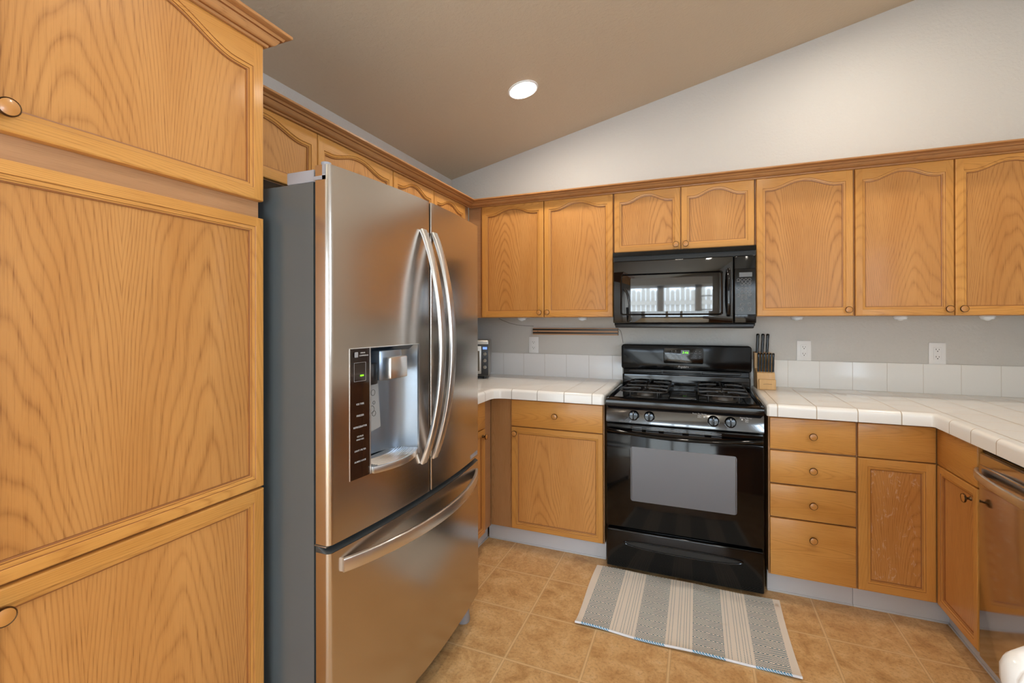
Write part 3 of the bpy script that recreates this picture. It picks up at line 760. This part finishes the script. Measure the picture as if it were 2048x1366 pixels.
for bx_ in BX:
    gt = MB(); x0, x1, y0, y1, zg = bx_-0.118, bx_+0.118, 0.040, 0.550, 0.943
    def bar(p, q, w=0.007):
        gt.sweep([p, q], rsec(w, 0.012, 0.002, 2), up=(0, 0, 1))
    loop = [(x, y, zg) for x, y in rrect(x0, x1, y0, y1, 0.035)]
    gt.sweep(loop, rsec(0.007, 0.008, 0.002, 2), closed=True)
    bar((x0, 0.295, zg), (x1, 0.295, zg), 0.010)
    for by_ in (0.150, 0.440):
        for a in range(4):
            dx, dy = math.cos(a*PI/2), math.sin(a*PI/2)
            ex = x1 if dx > 0.5 else x0 if dx < -0.5 else bx_
            ey = (0.295 if by_ < 0.3 else y1) if dy > 0.5 else (y0 if by_ < 0.3 else 0.295) if dy < -0.5 else by_
            gt.sweep([(bx_+dx*0.022, by_+dy*0.022, zg+0.004), (bx_+dx*0.075, by_+dy*0.075, zg+0.004), (ex, ey, zg)], rsec(0.008, 0.012, 0.002, 2), up=(0, 0, 1))
        for a in range(4):
            dx, dy = math.cos(a*PI/2+PI/4), math.sin(a*PI/2+PI/4)
            gt.tube([(bx_+dx*0.10, by_+dy*0.10, 0.908), (bx_+dx*0.10, by_+dy*0.10, zg)], 0.004, 6)
            gt.sweep([(bx_+dx*0.10, by_+dy*0.10, zg), (bx_+dx*0.05, by_+dy*0.05, zg+0.003)], rsec(0.007, 0.010, 0.002, 2), up=(0, 0, 1))
    gt.build('grate', RUST, RG)
# front control strip
cs = MB(); cs.prism([(-0.0185, 0.788), (-0.0160, 0.786), (0.024, 0.786), (0.024, 0.867), (-0.003, 0.867), (-0.0060, 0.864)], 'x', 0.002, RW-0.002, bev=0.001); cs.build('knob_panel', STRIP, RG)
STRIP_T = math.radians(9.3)
def tilt_part(o):
    Mx = Matrix.Translation((0, -0.0125, 0.8265)) @ Matrix.Rotation(-STRIP_T, 4, 'X') @ Matrix.Translation((0, 0.010, -0.8265))
    o.data.transform(Mx)
def rknob(x):
    k = MB(); k.lathe([(0, 0), (0.027, 0), (0.0262, 0.006), (0.023, 0.016), (0.020, 0.022), (0.0, 0.023)], (x, -0.010, 0.8265), 'y', 28)
    k.box(x-0.004, x+0.004, -0.040, -0.030, 0.8265-0.022, 0.8265+0.022, 0.003, 2)
    o = k.build('burner_knob', BLACK_G, RG)
    tilt_part(o)
    p = MB(); p.box(x-0.001, x+0.001, -0.0408, -0.0395, 0.8355, 0.8450); tilt_part(p.build('pointer', INK, o))
for x in (0.145, 0.223, 0.525, 0.601): rknob(x)
RT = join_text('panel_text', [('Power Plus Burner', 0.0085, (0.462, -0.0108, 0.857)), ('Right', 0.0080, (0.462, -0.0108, 0.848)), ('Front', 0.0080, (0.462, -0.0108, 0.840)),
                         ('Simmer Burner', 0.0085, (0.668, -0.0108, 0.852)), ('Right', 0.0080, (0.672, -0.0108, 0.843)), ('Rear', 0.0080, (0.672, -0.0108, 0.835))], INK, RG)
for o_ in RT: tilt_part(o_)
for x0_ in (0.480, 0.648):
    mk = MB()
    mk.box(x0_, x0_+0.007, -0.0112, -0.0095, 0.840, 0.847); tilt_part(mk.build('burner_mark', INK, RG))
# oven door
OD = MB()
OD.box(0.003, RW-0.003, -0.014, 0.020, 0.238, 0.725, 0.004, 2)
OD.box(0.003, RW-0.003, -0.010, 0.020, 0.725, 0.777, 0.005, 2)
ODO = OD.build('oven_door', BLACK_G, RG)
wv = MB(); wv.prism(rrect(0.128, 0.628, 0.382, 0.664, 0.012), 'y', -0.0150, -0.012); wv.build('oven_window', OVENW, ODO)
for x_ in (0.131, 0.622):
    wv = MB(); wv.box(x_, x_+0.003, -0.0165, -0.0145, 0.386, 0.660, 0.001, 1); wv.build('window_trim', HEAD, ODO)
vt = MB()
for x0_, x1_ in ((0.135, 0.185), (0.205, 0.268), (0.293, 0.382), (0.412, 0.485), (0.515, 0.562)):
    for z in (0.7465, 0.7555, 0.7645): vt.box(x0_, x1_, -0.0125, -0.009, z-0.0022, z+0.0022, 0.001, 1)
vt.build('vent_slats', OVENW, ODO)
m = MB(); path = []
for k in range(33):
    s = k/32; x = 0.012+(RW-0.024)*s; e = 1-(2*s-1)**2
    path.append((x, -0.018-0.048*e**0.75, 0.748-0.014*e))
m.sweep(path, [(0.013*math.cos(a*PI/6), 0.010*math.sin(a*PI/6)) for a in range(12)], up=(0, 0, 1))
m.build('oven_handle', BLACK_G, ODO)
# storage drawer with recessed pull
dz0, dz1 = 0.022, 0.222
dr = MB()
hz, hx0, hx1 = 0.158, 0.095, 0.652
dr.box(0.002, RW-0.002, -0.012, 0.020, dz0, dz1, 0.008, 3)
DRO = dr.build('storage_drawer', BLACK_G, RG)
hp = MB(); lp = []
for k in range(48):
    a = 2*PI*k/48; ca, sa = math.cos(a), math.sin(a)
    lp.append(((hx0+hx1)/2+(hx1-hx0)/2*math.copysign(abs(ca)**0.8, ca), -0.0125, hz+(0.013 if sa > 0 else 0.024)*math.copysign(abs(sa)**0.9, sa)*1.0))
hp.sweep(lp, [(0.0045*math.cos(q*PI/4), 0.0045*math.sin(q*PI/4)) for q in range(8)], up=(0, 1, 0), closed=True)
hp.build('drawer_pull', BLACK_G, DRO)
dp_ = MB(); dp_.prism([(p[0], p[2]) for p in lp], 'y', -0.0128, -0.0118); dp_.build('pull_recess', BLACK_M, DRO)
# back guard
bg = MB()
bg.box(0.008, RW-0.008, 0.560, 0.640, 0.860, 1.150, 0.006, 2)
BGO = bg.build('back_guard', BLACK_S, RG)
up_ = MB(); up_.prism(rrect(-0.002, RW+0.002, 1.010, 1.168, 0.018), 'y', 0.548, 0.642, bev=0.007, seg=3); UPO = up_.build('control_head', plain('head_enamel', (8, 8, 9), 0.10, spec=0.2), BGO)
lo = MB(); lo.prism(rrect(0.006, RW-0.006, 0.898, 0.984, 0.012), 'y', 0.540, 0.575, bev=0.006, seg=3); lo.build('splash_riser', BLACK_G, BGO)
sl = MB()
for x0_, x1_ in ((0.045, 0.245), (0.255, 0.470), (0.480, 0.690)): sl.box(x0_, x1_, 0.556, 0.565, 0.990, 1.004, 0.003, 2)
sl.build('vent_trim', BLACK_P, BGO)
ds_ = MB(); ds_.prism(rrect(0.257, 0.487, 1.054, 1.150, 0.010), 'y', 0.5440, 0.552, bev=0.002); ds_.build('clock_panel', DISPB, BGO)
ds_ = MB(); ds_.prism(rrect(0.360, 0.408, 1.108, 1.138, 0.002), 'y', 0.5430, 0.5460); ds_.build('clock_display', BLACK_G, BGO)
join_text('clock_digits', [('3:46', 0.021, (0.384, 0.5425, 1.122), (PI/2, 0, 0), 'CENTER', 0.0002, 0.15)], GREEN, BGO)
items = []
for i, x in enumerate((0.283, 0.306, 0.329)):
    for z, lab in ((1.120, ('Clock', 'Timer', 'Bake')[i]), (1.090, ('Start', 'Hold', 'Broil')[i])): items.append((lab, 0.0070, (x, 0.5434, z)))
for i, x in enumerate((0.420, 0.444, 0.467)):
    for z, lab in ((1.120, ('Clean', 'Temp', 'Cook')[i]), (1.090, ('Set', 'Stop', 'Off')[i])): items.append((lab, 0.0070, (x, 0.5434, z)))
items += [('Oven', 0.0055, (0.368, 0.5434, 1.100)), ('Door', 0.0055, (0.368, 0.5434, 1.092)), ('Lock', 0.0055, (0.368, 0.5434, 1.084)), ('Electronic Control', 0.0055, (0.376, 0.5434, 1.070))]
join_text('button_text', items, INK_D, BGO)
dt = MB()
for i, x in enumerate((0.306, 0.329, 0.444, 0.467)):
    for z in (1.131, 1.101): dt.lathe([(0, 0.0006), (0.0016, 0)], (x, 0.5438, z), 'y', 8)
dt.build('indicator_dots', INK, BGO)
join_text('brand_text', [('Frigidaire', 0.0165, (0.372, 0.5473, 1.034), (PI/2, 0, 0), 'CENTER', 0.0003, 0.35)], INK, BGO)

# ------------------------------------------------------------------ microwave
MX0, MX1 = 1.2985, 2.0425; MW_ = MX1-MX0
MV = thing('microwave_oven', 'black over-the-range microwave mounted under the short wall cabinet', 'microwave', (MX0, -0.400, 0), 0)
b = MB(); b.box(0.002, MW_-0.002, 0.030, 0.398, 1.290, 1.7215, 0.003); b.build('body', BLACK_S, MV)
b = MB(); b.box(0.008, MW_-0.008, 0.012, 0.380, 1.278, 1.304, 0.006, 2); b.build('bottom_vent', BLACK_P, MV)
b = MB(); b.prism([(-0.012, 1.690), (-0.012, 1.714), (0.004, 1.7205), (0.032, 1.7205), (0.032, 1.690)], 'x', 0.0, MW_, ); b.build('top_trim', BLACK_G, MV)
b = MB(); b.box(0.0, MW_, 0.010, 0.032, 1.664, 1.690)
for k in range(4): b.box(0.004, MW_-0.004, 0.006, 0.014, 1.667+k*0.006, 1.670+k*0.006)
b.build('vent_grille', BLACK_M, MV)
XC = 0.6370
MWG = plain('microwave_door_gloss', (8, 8, 9), 0.03, spec=0.8)
d = MB(); d.box(0.0, XC-0.001, -0.008, 0.030, 1.305, 1.664, 0.006, 3); MD = d.build('microwave_door', MWG, MV)
wf = MB()
out = rrect(0.043, 0.585, 1.350, 1.588, 0.012, 4); inn = rrect(0.052, 0.576, 1.359, 1.579, 0.009, 4)
bm = wf.bm
ra = [bm.verts.new((x, -0.0082, z)) for x, z in out]; rm = [bm.verts.new(((x+u_)/2, -0.0125, (z+w_)/2)) for (x, z), (u_, w_) in zip(out, inn)]; rb = [bm.verts.new((x, -0.0085, z)) for x, z in inn]
fs = []
for A_, B_ in ((ra, rm), (rm, rb)):
    for i in range(len(A_)): fs.append(bm.faces.new((A_[i], A_[(i+1) % len(A_)], B_[(i+1) % len(A_)], B_[i])))
for f_ in fs:
    f_.normal_update()
    if f_.normal.y > 0: f_.normal_flip()
wf.build('window_frame', BLACK_G, MD)
wg = MB(); wg.prism(rrect(0.100, 0.534, 1.372, 1.560, 0.004), 'y', -0.0092, -0.006); wg.build('door_window', GLASSW, MD)
hd = MB(); path = []
for k in range(21):
    s = k/20; z = 1.345+0.25*s; e = 1-(2*s-1)**2; path.append((0.612, -0.010-0.026*e**0.6, z))
hd.sweep(path, rsec(0.020, 0.014, 0.005), up=(0, -1, 0)); hd.build('microwave_handle', BLACK_G, MD)
cp = MB(); cp.box(XC+0.001, MW_, -0.008, 0.030, 1.305, 1.664, 0.006, 3); CPO = cp.build('control_panel', BLACK_G, MV)
kp = MB(); kp.box(XC+0.004, MW_-0.002, -0.0105, -0.006, 1.350, 1.595, 0.002, 1); kp.build('keypad', BLACK_G, CPO)
dsp = MB(); dsp.box(XC+0.026, XC+0.088, -0.0118, -0.0100, 1.550, 1.574, 0.001, 1); dsp.build('display', plain('lcd_grey', (96, 98, 100), 0.3), CPO)
bt = MB()
cx0 = XC+0.040; pitch = 0.0178
rows = [(1.535, (-1, 0, 1, 2)), (1.515, (0, 1, 2)), (1.490, (-1, 0, 1, 2)), (1.472, (0, 1, 2)), (1.454, (-1, 0, 1, 2)), (1.437, (0, 1)), (1.404, (0, 2)), (1.381, (-1, 0, 2))]
for z, cs_ in rows:
    for q in cs_:
        r = 0.0068 if z != 1.404 else 0.0085
        bt.tube([(cx0+q*pitch+r*math.cos(2*PI*k/16), -0.0109, z+r*math.sin(2*PI*k/16)) for k in range(16)], 0.0007, 5, closed=True)
bt.build('button_rings', INK_D, CPO)
items = []
for r_, z in enumerate((1.490, 1.472, 1.454)):
    for q in range(3): items.append((str(r_*3+q+1), 0.0085, (cx0+q*pitch, -0.0112, z)))
items.append(('0', 0.0085, (cx0+pitch, -0.0112, 1.437)))
for q, s_ in ((-1, 'POPCORN'), (0, 'PIZZA'), (1, 'BEV'), (2, 'AUTO')): items.append((s_, 0.0035, (cx0+q*pitch, -0.0112, 1.5255)))
for q, s_ in ((0, 'COOK'), (1, 'DEFROST'), (2, 'REHEAT')): items.append((s_, 0.0035, (cx0+q*pitch, -0.0112, 1.5050)))
for q, z, s_ in ((-1, 1.480, 'TIMER'), (-1, 1.444, 'CLOCK'), (0, 1.427, 'STOP'), (2, 1.427, 'START'), (-1, 1.370, 'FAN'), (0, 1.370, 'LIGHT'), (2, 1.370, 'POWER')): items.append((s_, 0.0035, (cx0+q*pitch, -0.0112, z)))
join_text('button_text', items, INK_D, CPO)

# ------------------------------------------------------------------ dishwasher (faces -x)
DW = thing('dishwasher', 'stainless steel dishwasher built in under the right counter, cut by the picture edge', 'dishwasher', (2.700, -0.946, 0), -PI/2)
b = MB(); b.box(0.002, 0.604, 0.030, 0.60, 0.10, 0.862); b.build('body', BLACK_P, DW)
b = MB(); b.box(0.002, 0.604, 0.065, 0.40, 0.0, 0.10); b.build('toe_kick', TOE, DW)
b = MB(); b.box(0.003, 0.603, 0.0, 0.030, 0.105, 0.800, 0.004, 2)
b.prism([(0.004, 0.800), (0.004, 0.838), (0.010, 0.843), (0.030, 0.843), (0.030, 0.800)], 'x', 0.003, 0.603); DWO = b.build('dishwasher_door', STEEL_D, DW)
b = MB(); b.box(0.003, 0.603, 0.012, 0.060, 0.8435, 0.850); b.build('control_strip', BLACK_G, DW)
m = MB(); path = []
for k in range(25):
    s = k/24; x = 0.006+0.594*s; e = 1-(2*s-1)**2; path.append((x, -0.006-0.045*e**0.6, 0.773))
m.sweep(path, rsec(0.010, 0.030, 0.004), up=(0, 0, 1)); m.build('door_handle', STEEL_H, DWO)

# ------------------------------------------------------------------ peninsula at the lower right
IS = thing('kitchen_peninsula', 'corner of a white tiled peninsula counter at the lower right edge', 'counter', (0, 0, 0))
CT_I = tile_mat('counter_tile_peninsula', (236, 238, 240), (206, 200, 196), [(0, 2.155, 0.1555), (1, -2.425, 0.1548)], width=0.0026)
m = MB(); pl = []
for k in range(7):
    a = math.radians(130)+math.radians(140)*k/6; pl.append((2.119+0.030*math.cos(a), -2.408+0.030*math.sin(a)))
pl += [(3.30, -2.438), (3.30, -2.02), (2.548, -2.02)]
bm = m.bm; levels = [(ZC0-0.004, 0.006), (ZC-0.034, 0.0), (ZC-0.018, 0.0), (ZC-0.009, 0.003), (ZC-0.003, 0.008), (ZC, 0.017)]
rings = [[bm.verts.new((x, y, z)) for x, y in offset(pl, -ins)] for z, ins in levels]; fs = []
for A_, B_ in zip(rings[:-1], rings[1:]):
    for i in range(len(A_)): fs.append(bm.faces.new((A_[i], A_[(i+1) % len(A_)], B_[(i+1) % len(A_)], B_[i])))
fs.append(bm.faces.new(rings[-1])); fs.append(bm.faces.new(rings[0][::-1])); bmesh.ops.recalc_face_normals(bm, faces=fs)
m.build('tiled_top', CT_I, IS)
m = MB(); m.prism([(2.20, -2.41), (3.28, -2.41), (3.28, -2.06), (2.60, -2.06)], 'z', 0.0, ZC0-0.0045); m.build('base', OAK_V, IS)

# ------------------------------------------------------------------ small things
# under-cabinet puck lights
def puck(x, label):
    m = MB(); m.lathe([(0, 0.0), (0.030, 0.0), (0.031, -0.006), (0.027, -0.010), (0.027, -0.016), (0.015, -0.018), (0.009, -0.022), (0, -0.024)], (0, 0, 0), 'z', 28)
    o = m.build('puck_light', CLEARP); o.location = (x, -0.200, ZU-0.0022)
    tag(o, label, 'light', 'round puck lights under the wall cabinets')
puck(0.652, 'small white puck light under the wall cabinet nearest the room corner, leftmost of the five')
puck(1.069, 'small white puck light under the wall cabinet, just left of the microwave')
puck(2.262, 'small white puck light under the single-door wall cabinet right of the microwave')
puck(2.720, 'small white puck light under the paired-door wall cabinet, second from the right edge')
puck(3.060, 'small white puck light under the wall cabinet, rightmost of the five')
# outlets
def outlet(x, z, label, gfci):
    o = thing('wall_outlet', label, 'outlet', (x, 0.0, z))
    m = MB(); m.box(-0.0365, 0.0365, -0.0065, -0.0005, -0.058, 0.058, 0.003, 2); m.build('cover_plate', WHITE_P, o)
    m = MB()
    if gfci: m.box(-0.0165, 0.0165, -0.009, -0.006, -0.034, 0.034, 0.001, 1)
    else:
        for s in (-1, 1): m.prism(rrect(-0.0165, 0.0165, s*0.0195-0.014, s*0.0195+0.014, 0.009), 'y', -0.009, -0.006)
    m.build('receptacle', WHITE_P, o)
    m = MB()
    for s in (-1, 1):
        z0 = s*0.0195
        m.box(-0.0075, -0.0055, -0.0094, -0.0085, z0-0.001, z0+0.007); m.box(0.0050, 0.0070, -0.0094, -0.0085, z0-0.001, z0+0.006)
        m.lathe([(0, 0.0006), (0.0026, 0.0005), (0.0026, 0)], (0.0, -0.0089, z0-0.007), 'y', 10)
    m.build('socket_slots', SLOT, o)
    return o
outlet(0.668, 1.146, 'white wall outlet left of the range, below the wooden strip', False)
outlet(2.331, 1.143, 'white wall outlet between the knife block and the far right outlet', True)
outlet(2.942, 1.141, 'white wall outlet at the far right above the backsplash', True)
# magnetic knife strip
MS = thing('knife_strip', 'empty wooden magnetic knife strip with two dark bands on the wall left of the microwave', 'knife rack', (0, 0, 0))
m = MB(); m.box(0.668, 1.266, -0.022, -0.0005, 1.221, 1.268, 0.001, 1); m.build('wood_bar', RACKW, MS)
for z in (1.2345, 1.2570):
    m = MB(); m.box(0.668, 1.2655, -0.0235, -0.018, z-0.005, z+0.005); m.build('magnet_band', BLACK_P, MS)
m = MB(); m.lathe([(0, 0.001), (0.0025, 0)], (0.705, -0.022, 1.2455), 'y', 8); m.build('screw', BLACK_P, MS)
# thin lamp cables
CABM = plain('cable_grey', (110, 104, 96), 0.6)
m = MB()
m.tube([(0.40, -0.012, 1.335), (0.44, -0.010, 1.318), (0.49, -0.007, 1.300), (0.55, -0.006, 1.288), (0.61, -0.006, 1.283), (0.668, -0.006, 1.281)], 0.0016, 6)
tag(m.build('lamp_cable', CABM), 'thin grey cable sagging on the wall from the corner cabinet to the wooden knife strip', 'cable')
m = MB()
m.tube([(1.2685, -0.006, 1.262), (1.281, -0.006, 1.250), (1.288, -0.006, 1.225), (1.292, -0.006, 1.200), (1.2965, -0.006, 1.172)], 0.0016, 6)
tag(m.build('lamp_cable', CABM), 'thin grey cable dropping from the right end of the knife strip behind the range', 'cable')

# knife block
KB = thing('knife_block', 'light wooden knife block at the left end of the right counter', 'knife block', (2.116, -0.105, ZC+0.0005), 0.06)
m = MB(); m.prism([(-0.055, 0.0), (0.070, 0.0), (0.092, 0.205), (0.040, 0.200), (0.028, 0.112), (-0.036, 0.092)], 'x', -0.046, 0.046, bev=0.0015); m.build('block', BLOCKW, KB)
m = MB(); m.box(-0.040, 0.046, -0.066, -0.050, 0.0, 0.058, 0.002, 1); m.build('front_block', BLOCKW, KB)
m = MB(); m.tube([(-0.018+0.044*k/12, -0.0663, 0.031+0.0016*math.sin(PI*k/12)) for k in range(13)], 0.0007, 5); m.build('maker_mark', SLOT, KB)
def knife(x, y, z, L, r, tilt, tiltx, label, grp, ring=False):
    o = thing('knife', label, 'knife', (x, y, z), 0, grp); o.rotation_euler = (tilt, tiltx, 0)
    m = MB()
    prof = [(0, 0), (r*0.85, 0.0), (r*0.80, L*0.12), (r*0.95, L*0.45), (r*0.85, L*0.72), (r*1.0, L*0.90), (r*1.05, L*0.96), (r*0.7, L), (0, L)]
    m.lathe(prof, (0, 0, 0), 'z', 14)
    for v in m.bm.verts: v.co.y *= 0.8
    m.build('handle', BLACK_G, o)
    m = MB(); m.box(-0.0007, 0.0007, -r*0.8, r*0.8, -0.055, 0.001); m.build('blade', SILVER, o)
    return o
for i, x in enumerate((2.083, 2.110, 2.135)):
    nm = ('leftmost', 'middle', 'rightmost')[i]
    knife(x, -0.052, ZC+0.196, 0.118, 0.0085, -0.06, 0.05, 'large black-handled knife in the top row of the knife block, %s of the three' % nm, 'large knives in the knife block')
words = ('first from the left', 'second from the left', 'third from the left', 'third from the right', 'second from the right', 'last on the right')
for i in range(6):
    knife(2.0815+i*0.0150, -0.126, ZC+0.097, 0.108, 0.0066, -0.12, 0.035, 'small black-handled steak knife in the lower row of the knife block, %s' % words[i], 'steak knives in the knife block')

# toaster oven in the corner
a = math.radians(20)
TO = thing('toaster_oven', 'silver and black toaster oven in the counter corner, peeking out behind the refrigerator', 'toaster oven', (0.450-0.38*math.cos(a), -0.300-0.38*math.sin(a), ZC+0.0005), a)
m = MB(); m.box(0, 0.38, 0.012, 0.245, 0.018, 0.262, 0.010, 3); m.build('body', SILVER, TO)
m = MB(); m.box(0.004, 0.376, 0.002, 0.020, 0.022, 0.235, 0.004, 2); m.build('front_panel', BLACK_P, TO)
m = MB(); m.box(0.010, 0.330, -0.006, 0.006, 0.035, 0.222, 0.004, 2); TD = m.build('glass_door', SILVER, TO)
m = MB(); m.box(0.025, 0.318, -0.0075, -0.005, 0.055, 0.190, 0.002, 1); m.build('pane', plain('toaster_glass', (96, 88, 78), 0.12, spec=0.8), TD)
m = MB(); m.tube([(0.03, -0.022, 0.207), (0.310, -0.022, 0.207)], 0.006, 10); m.build('door_handle', SILVER, TD)
for z in (0.17, 0.125, 0.08):
    m = MB(); m.lathe([(0, 0.012), (0.011, 0.011), (0.012, 0)], (0.354, 0.002, z), 'y', 16); m.build('dial', SILVER, TO)
m = MB(); m.box(0.340, 0.368, 0.0005, 0.003, 0.200, 0.216); m.build('display', BLUE_LED, TO)
for x in (0.03, 0.35):
    for y in (0.04, 0.215):
        m = MB(); m.lathe([(0, 0), (0.012, 0), (0.012, 0.020), (0, 0.020)], (x, y, 0.0), 'z', 12); m.build('foot', BLACK_P, TO)

# recessed ceiling light(s)
def can_light(x, y, label, r=0.082):
    o = thing('ceiling_light', label, 'ceiling light', (x, y, cz(x)-0.0005), 0, None)
    o.rotation_euler = (0, -math.atan(SL), 0)
    m = MB(); m.lathe([(r+0.004, 0.0), (r+0.002, -0.004), (r-0.006, -0.006), (r-0.010, -0.004), (r-0.012, 0.0)], (0, 0, 0), 'z', 40); m.build('trim_ring', WHITE_P, o)
    m = MB(); m.lathe([(0, -0.004), (r*0.5, -0.0038), (r-0.012, -0.002), (r-0.012, 0.0)], (0, 0, 0), 'z', 40); m.build('lens', BULB, o)
can_light(0.862, -0.735, 'lit round recessed light in the sloped ceiling above the refrigerator corner')
can_light(2.45, -0.735, 'lit round recessed light in the ceiling above the right counter, outside the picture')
can_light(1.66, -2.10, 'lit round recessed light in the middle of the ceiling, outside the picture')
can_light(2.45, -3.60, 'lit round recessed light in the ceiling behind the camera')

# ------------------------------------------------------------------ rug
def rug_mat():
    m, nt, b = newmat('rug_woven_pattern'); g = G(nt); o = g.obj()
    x, y = o[0], o[1]; D, Wd = 0.12, 0.105; per = D+Wd
    xm_ = g.math('SUBTRACT', x, 0.03)
    f = g.math('MULTIPLY', g.math('FRACT', g.math('ADD', g.math('DIVIDE', xm_, per), 10.0)), per)          # 0..per
    inD = g.math('LESS_THAN', f, D)
    border = g.math('MAXIMUM', g.math('LESS_THAN', x, 0.03), g.math('GREATER_THAN', x, 0.825))
    P = 0.092
    dx = g.math('ABSOLUTE', g.math('SUBTRACT', f, D/2))
    dy = g.math('ABSOLUTE', g.math('SUBTRACT', g.math('MULTIPLY', g.math('FRACT', g.math('ADD', g.math('DIVIDE', y, P), 10.0)), P), P/2))
    d = g.math('ADD', g.math('MULTIPLY', dx, 0.62), dy)
    st = g.math('LESS_THAN', g.math('FRACT', g.math('ADD', g.math('DIVIDE', d, 0.0100), 0.25)), 0.52)
    cell = g.math('LESS_THAN', g.math('FRACT', g.math('DIVIDE', x, 0.0060)), 0.84)
    pat = g.math('MULTIPLY', g.math('MULTIPLY', st, cell), inD)
    # dotted lines of the pale bands
    fw = g.math('SUBTRACT', f, D)
    acc = None
    for off in (0.012, 0.024, 0.045, 0.056, 0.070, 0.080, 0.092):
        q = g.math('LESS_THAN', g.math('ABSOLUTE', g.math('SUBTRACT', fw, off)), 0.0011)
        acc = q if acc is None else g.math('MAXIMUM', acc, q)
    dash = g.math('LESS_THAN', g.math('FRACT', g.math('DIVIDE', y, 0.010)), 0.55)
    pat = g.math('MAXIMUM', pat, g.math('MULTIPLY', g.math('MULTIPLY', acc, dash), g.math('SUBTRACT', 1.0, inD)))
    pat = g.math('MULTIPLY', pat, g.math('SUBTRACT', 1.0, border))
    v = g.xyz(x, y, o[2])
    cream = g.mix(g.noise(v, 6.0, 3.0), lin((234, 224, 210)), lin((224, 216, 208)))
    teal = g.mix(g.noise(v, 4.0, 3.0), lin((56, 88, 106)), lin((92, 140, 152)))
    col = g.mix(pat, cream, teal)
    stain = g.math('MULTIPLY', g.math('MAXIMUM', g.math('SUBTRACT', g.noise(v, 14.0, 2.0), 0.70), 0.0), 4.0)
    col = g.mix(stain, col, lin((176, 140, 100)))
    nt.links.new(col, b.inputs['Base Color']); b.inputs['Roughness'].default_value = 0.95; b.inputs['Specular IOR Level'].default_value = 0.1
    wv_ = g.math('MULTIPLY', g.math('SINE', g.math('MULTIPLY', x, 1500.0)), g.math('SINE', g.math('MULTIPLY', y, 1500.0)))
    nt.links.new(g.bump(g.math('ADD', wv_, g.math('MULTIPLY', pat, -1.0)), 0.4, 0.0012), b.inputs['Normal'])
    return m
def hem_mat():
    m, nt, b = newmat('rug_hem'); g = G(nt); o = g.obj(); per = 0.225
    f = g.math('MULTIPLY', g.math('FRACT', g.math('ADD', g.math('DIVIDE', g.math('SUBTRACT', o[0], 0.03), per), 10.0)), per)
    inD = g.math('MULTIPLY', g.math('LESS_THAN', f, 0.12), g.math('LESS_THAN', g.math('ABSOLUTE', g.math('SUBTRACT', o[0], 0.4275)), 0.397))
    s = g.math('LESS_THAN', g.math('FRACT', g.math('DIVIDE', g.math('ADD', o[0], g.math('MULTIPLY', o[2], 1.5)), 0.011)), 0.6)
    nt.links.new(g.mix(g.math('MULTIPLY', inD, s), lin((222, 226, 234)), lin((84, 150, 190))), b.inputs['Base Color'])
    b.inputs['Roughness'].default_value = 0.95
    return m
# corners measured on the floor: near-left, near-right, far-right, far-left
RUG = thing('kitchen_rug', 'blue and cream woven rug with diamond bands on the floor before the range', 'rug', (1.2535, -1.1640, 0.0), 0.0)
m = MB(); bm = m.bm; NX, NY = 60, 36; RL, RWd = 0.856, 0.508
def rug_pt(i, j, top=True):
    u_ = i/NX; v_ = j/NY
    x = RL*u_ + 0.004*math.sin(v_*5+1)*(1-u_) - 0.005*math.sin(v_*3.0)*u_
    y = RWd*v_ + 0.006*math.sin(u_*9.0+0.5)*(1-v_) + 0.003*math.sin(u_*6)*v_
    curl = max(0.0, 1-v_/0.10)
    z = 0.0012 + (0.005 if top else 0.0) + (0.0015+0.0015*math.sin(u_*14))*(1 if top else 0) + 0.006*curl*curl*(0.55+0.45*math.sin(u_*11+2))
    return (x, y, z)
T = [[bm.verts.new(rug_pt(i, j)) for j in range(NY+1)] for i in range(NX+1)]
B = [[bm.verts.new(rug_pt(i, j, False)) for j in range(NY+1)] for i in range(NX+1)]
for i in range(NX):
    for j in range(NY):
        bm.faces.new((T[i][j], T[i+1][j], T[i+1][j+1], T[i][j+1])); bm.faces.new((B[i][j+1], B[i+1][j+1], B[i+1][j], B[i][j]))
for i in range(NX):
    bm.faces.new((B[i][0], B[i+1][0], T[i+1][0], T[i][0])); bm.faces.new((T[i][NY], T[i+1][NY], B[i+1][NY], B[i][NY]))
for j in range(NY):
    bm.faces.new((T[0][j], T[0][j+1], B[0][j+1], B[0][j])); bm.faces.new((B[NX][j], B[NX][j+1], T[NX][j+1], T[NX][j]))
m.build('woven_field', rug_mat(), RUG, ang=60)
m = MB(); path = []
for i in range(NX+1):
    p = rug_pt(i, 0); path.append((p[0], p[1]-0.002, p[2]-0.0022))
m.sweep(path, [(0.0048*math.cos(q*PI/4), 0.0046*math.sin(q*PI/4)) for q in range(8)], up=(0, 0, 1)); m.build('hem', hem_mat(), RUG)

# ------------------------------------------------------------------ fence outside, seen mirrored in the microwave door
FE = thing('garden_fence', 'weathered picket fence outdoors, seen only as a reflection in the microwave door', 'fence', (0, 0, 0))
for k in range(46):
    x = -1.0+0.105*k; h_ = 2.02+0.03*math.sin(k*1.7)
    m = MB(); m.prism([(x, -0.3), (x+0.096, -0.3), (x+0.096, h_-0.03), (x+0.070, h_), (x+0.026, h_), (x, h_-0.03)], 'y', -8.55, -8.53); m.build('picket', FENCEM, FE, smooth=False)
m = MB(); m.box(-1.0, 3.9, -8.53, -8.49, 1.66, 1.75); m.build('rail', FENCEM, FE)
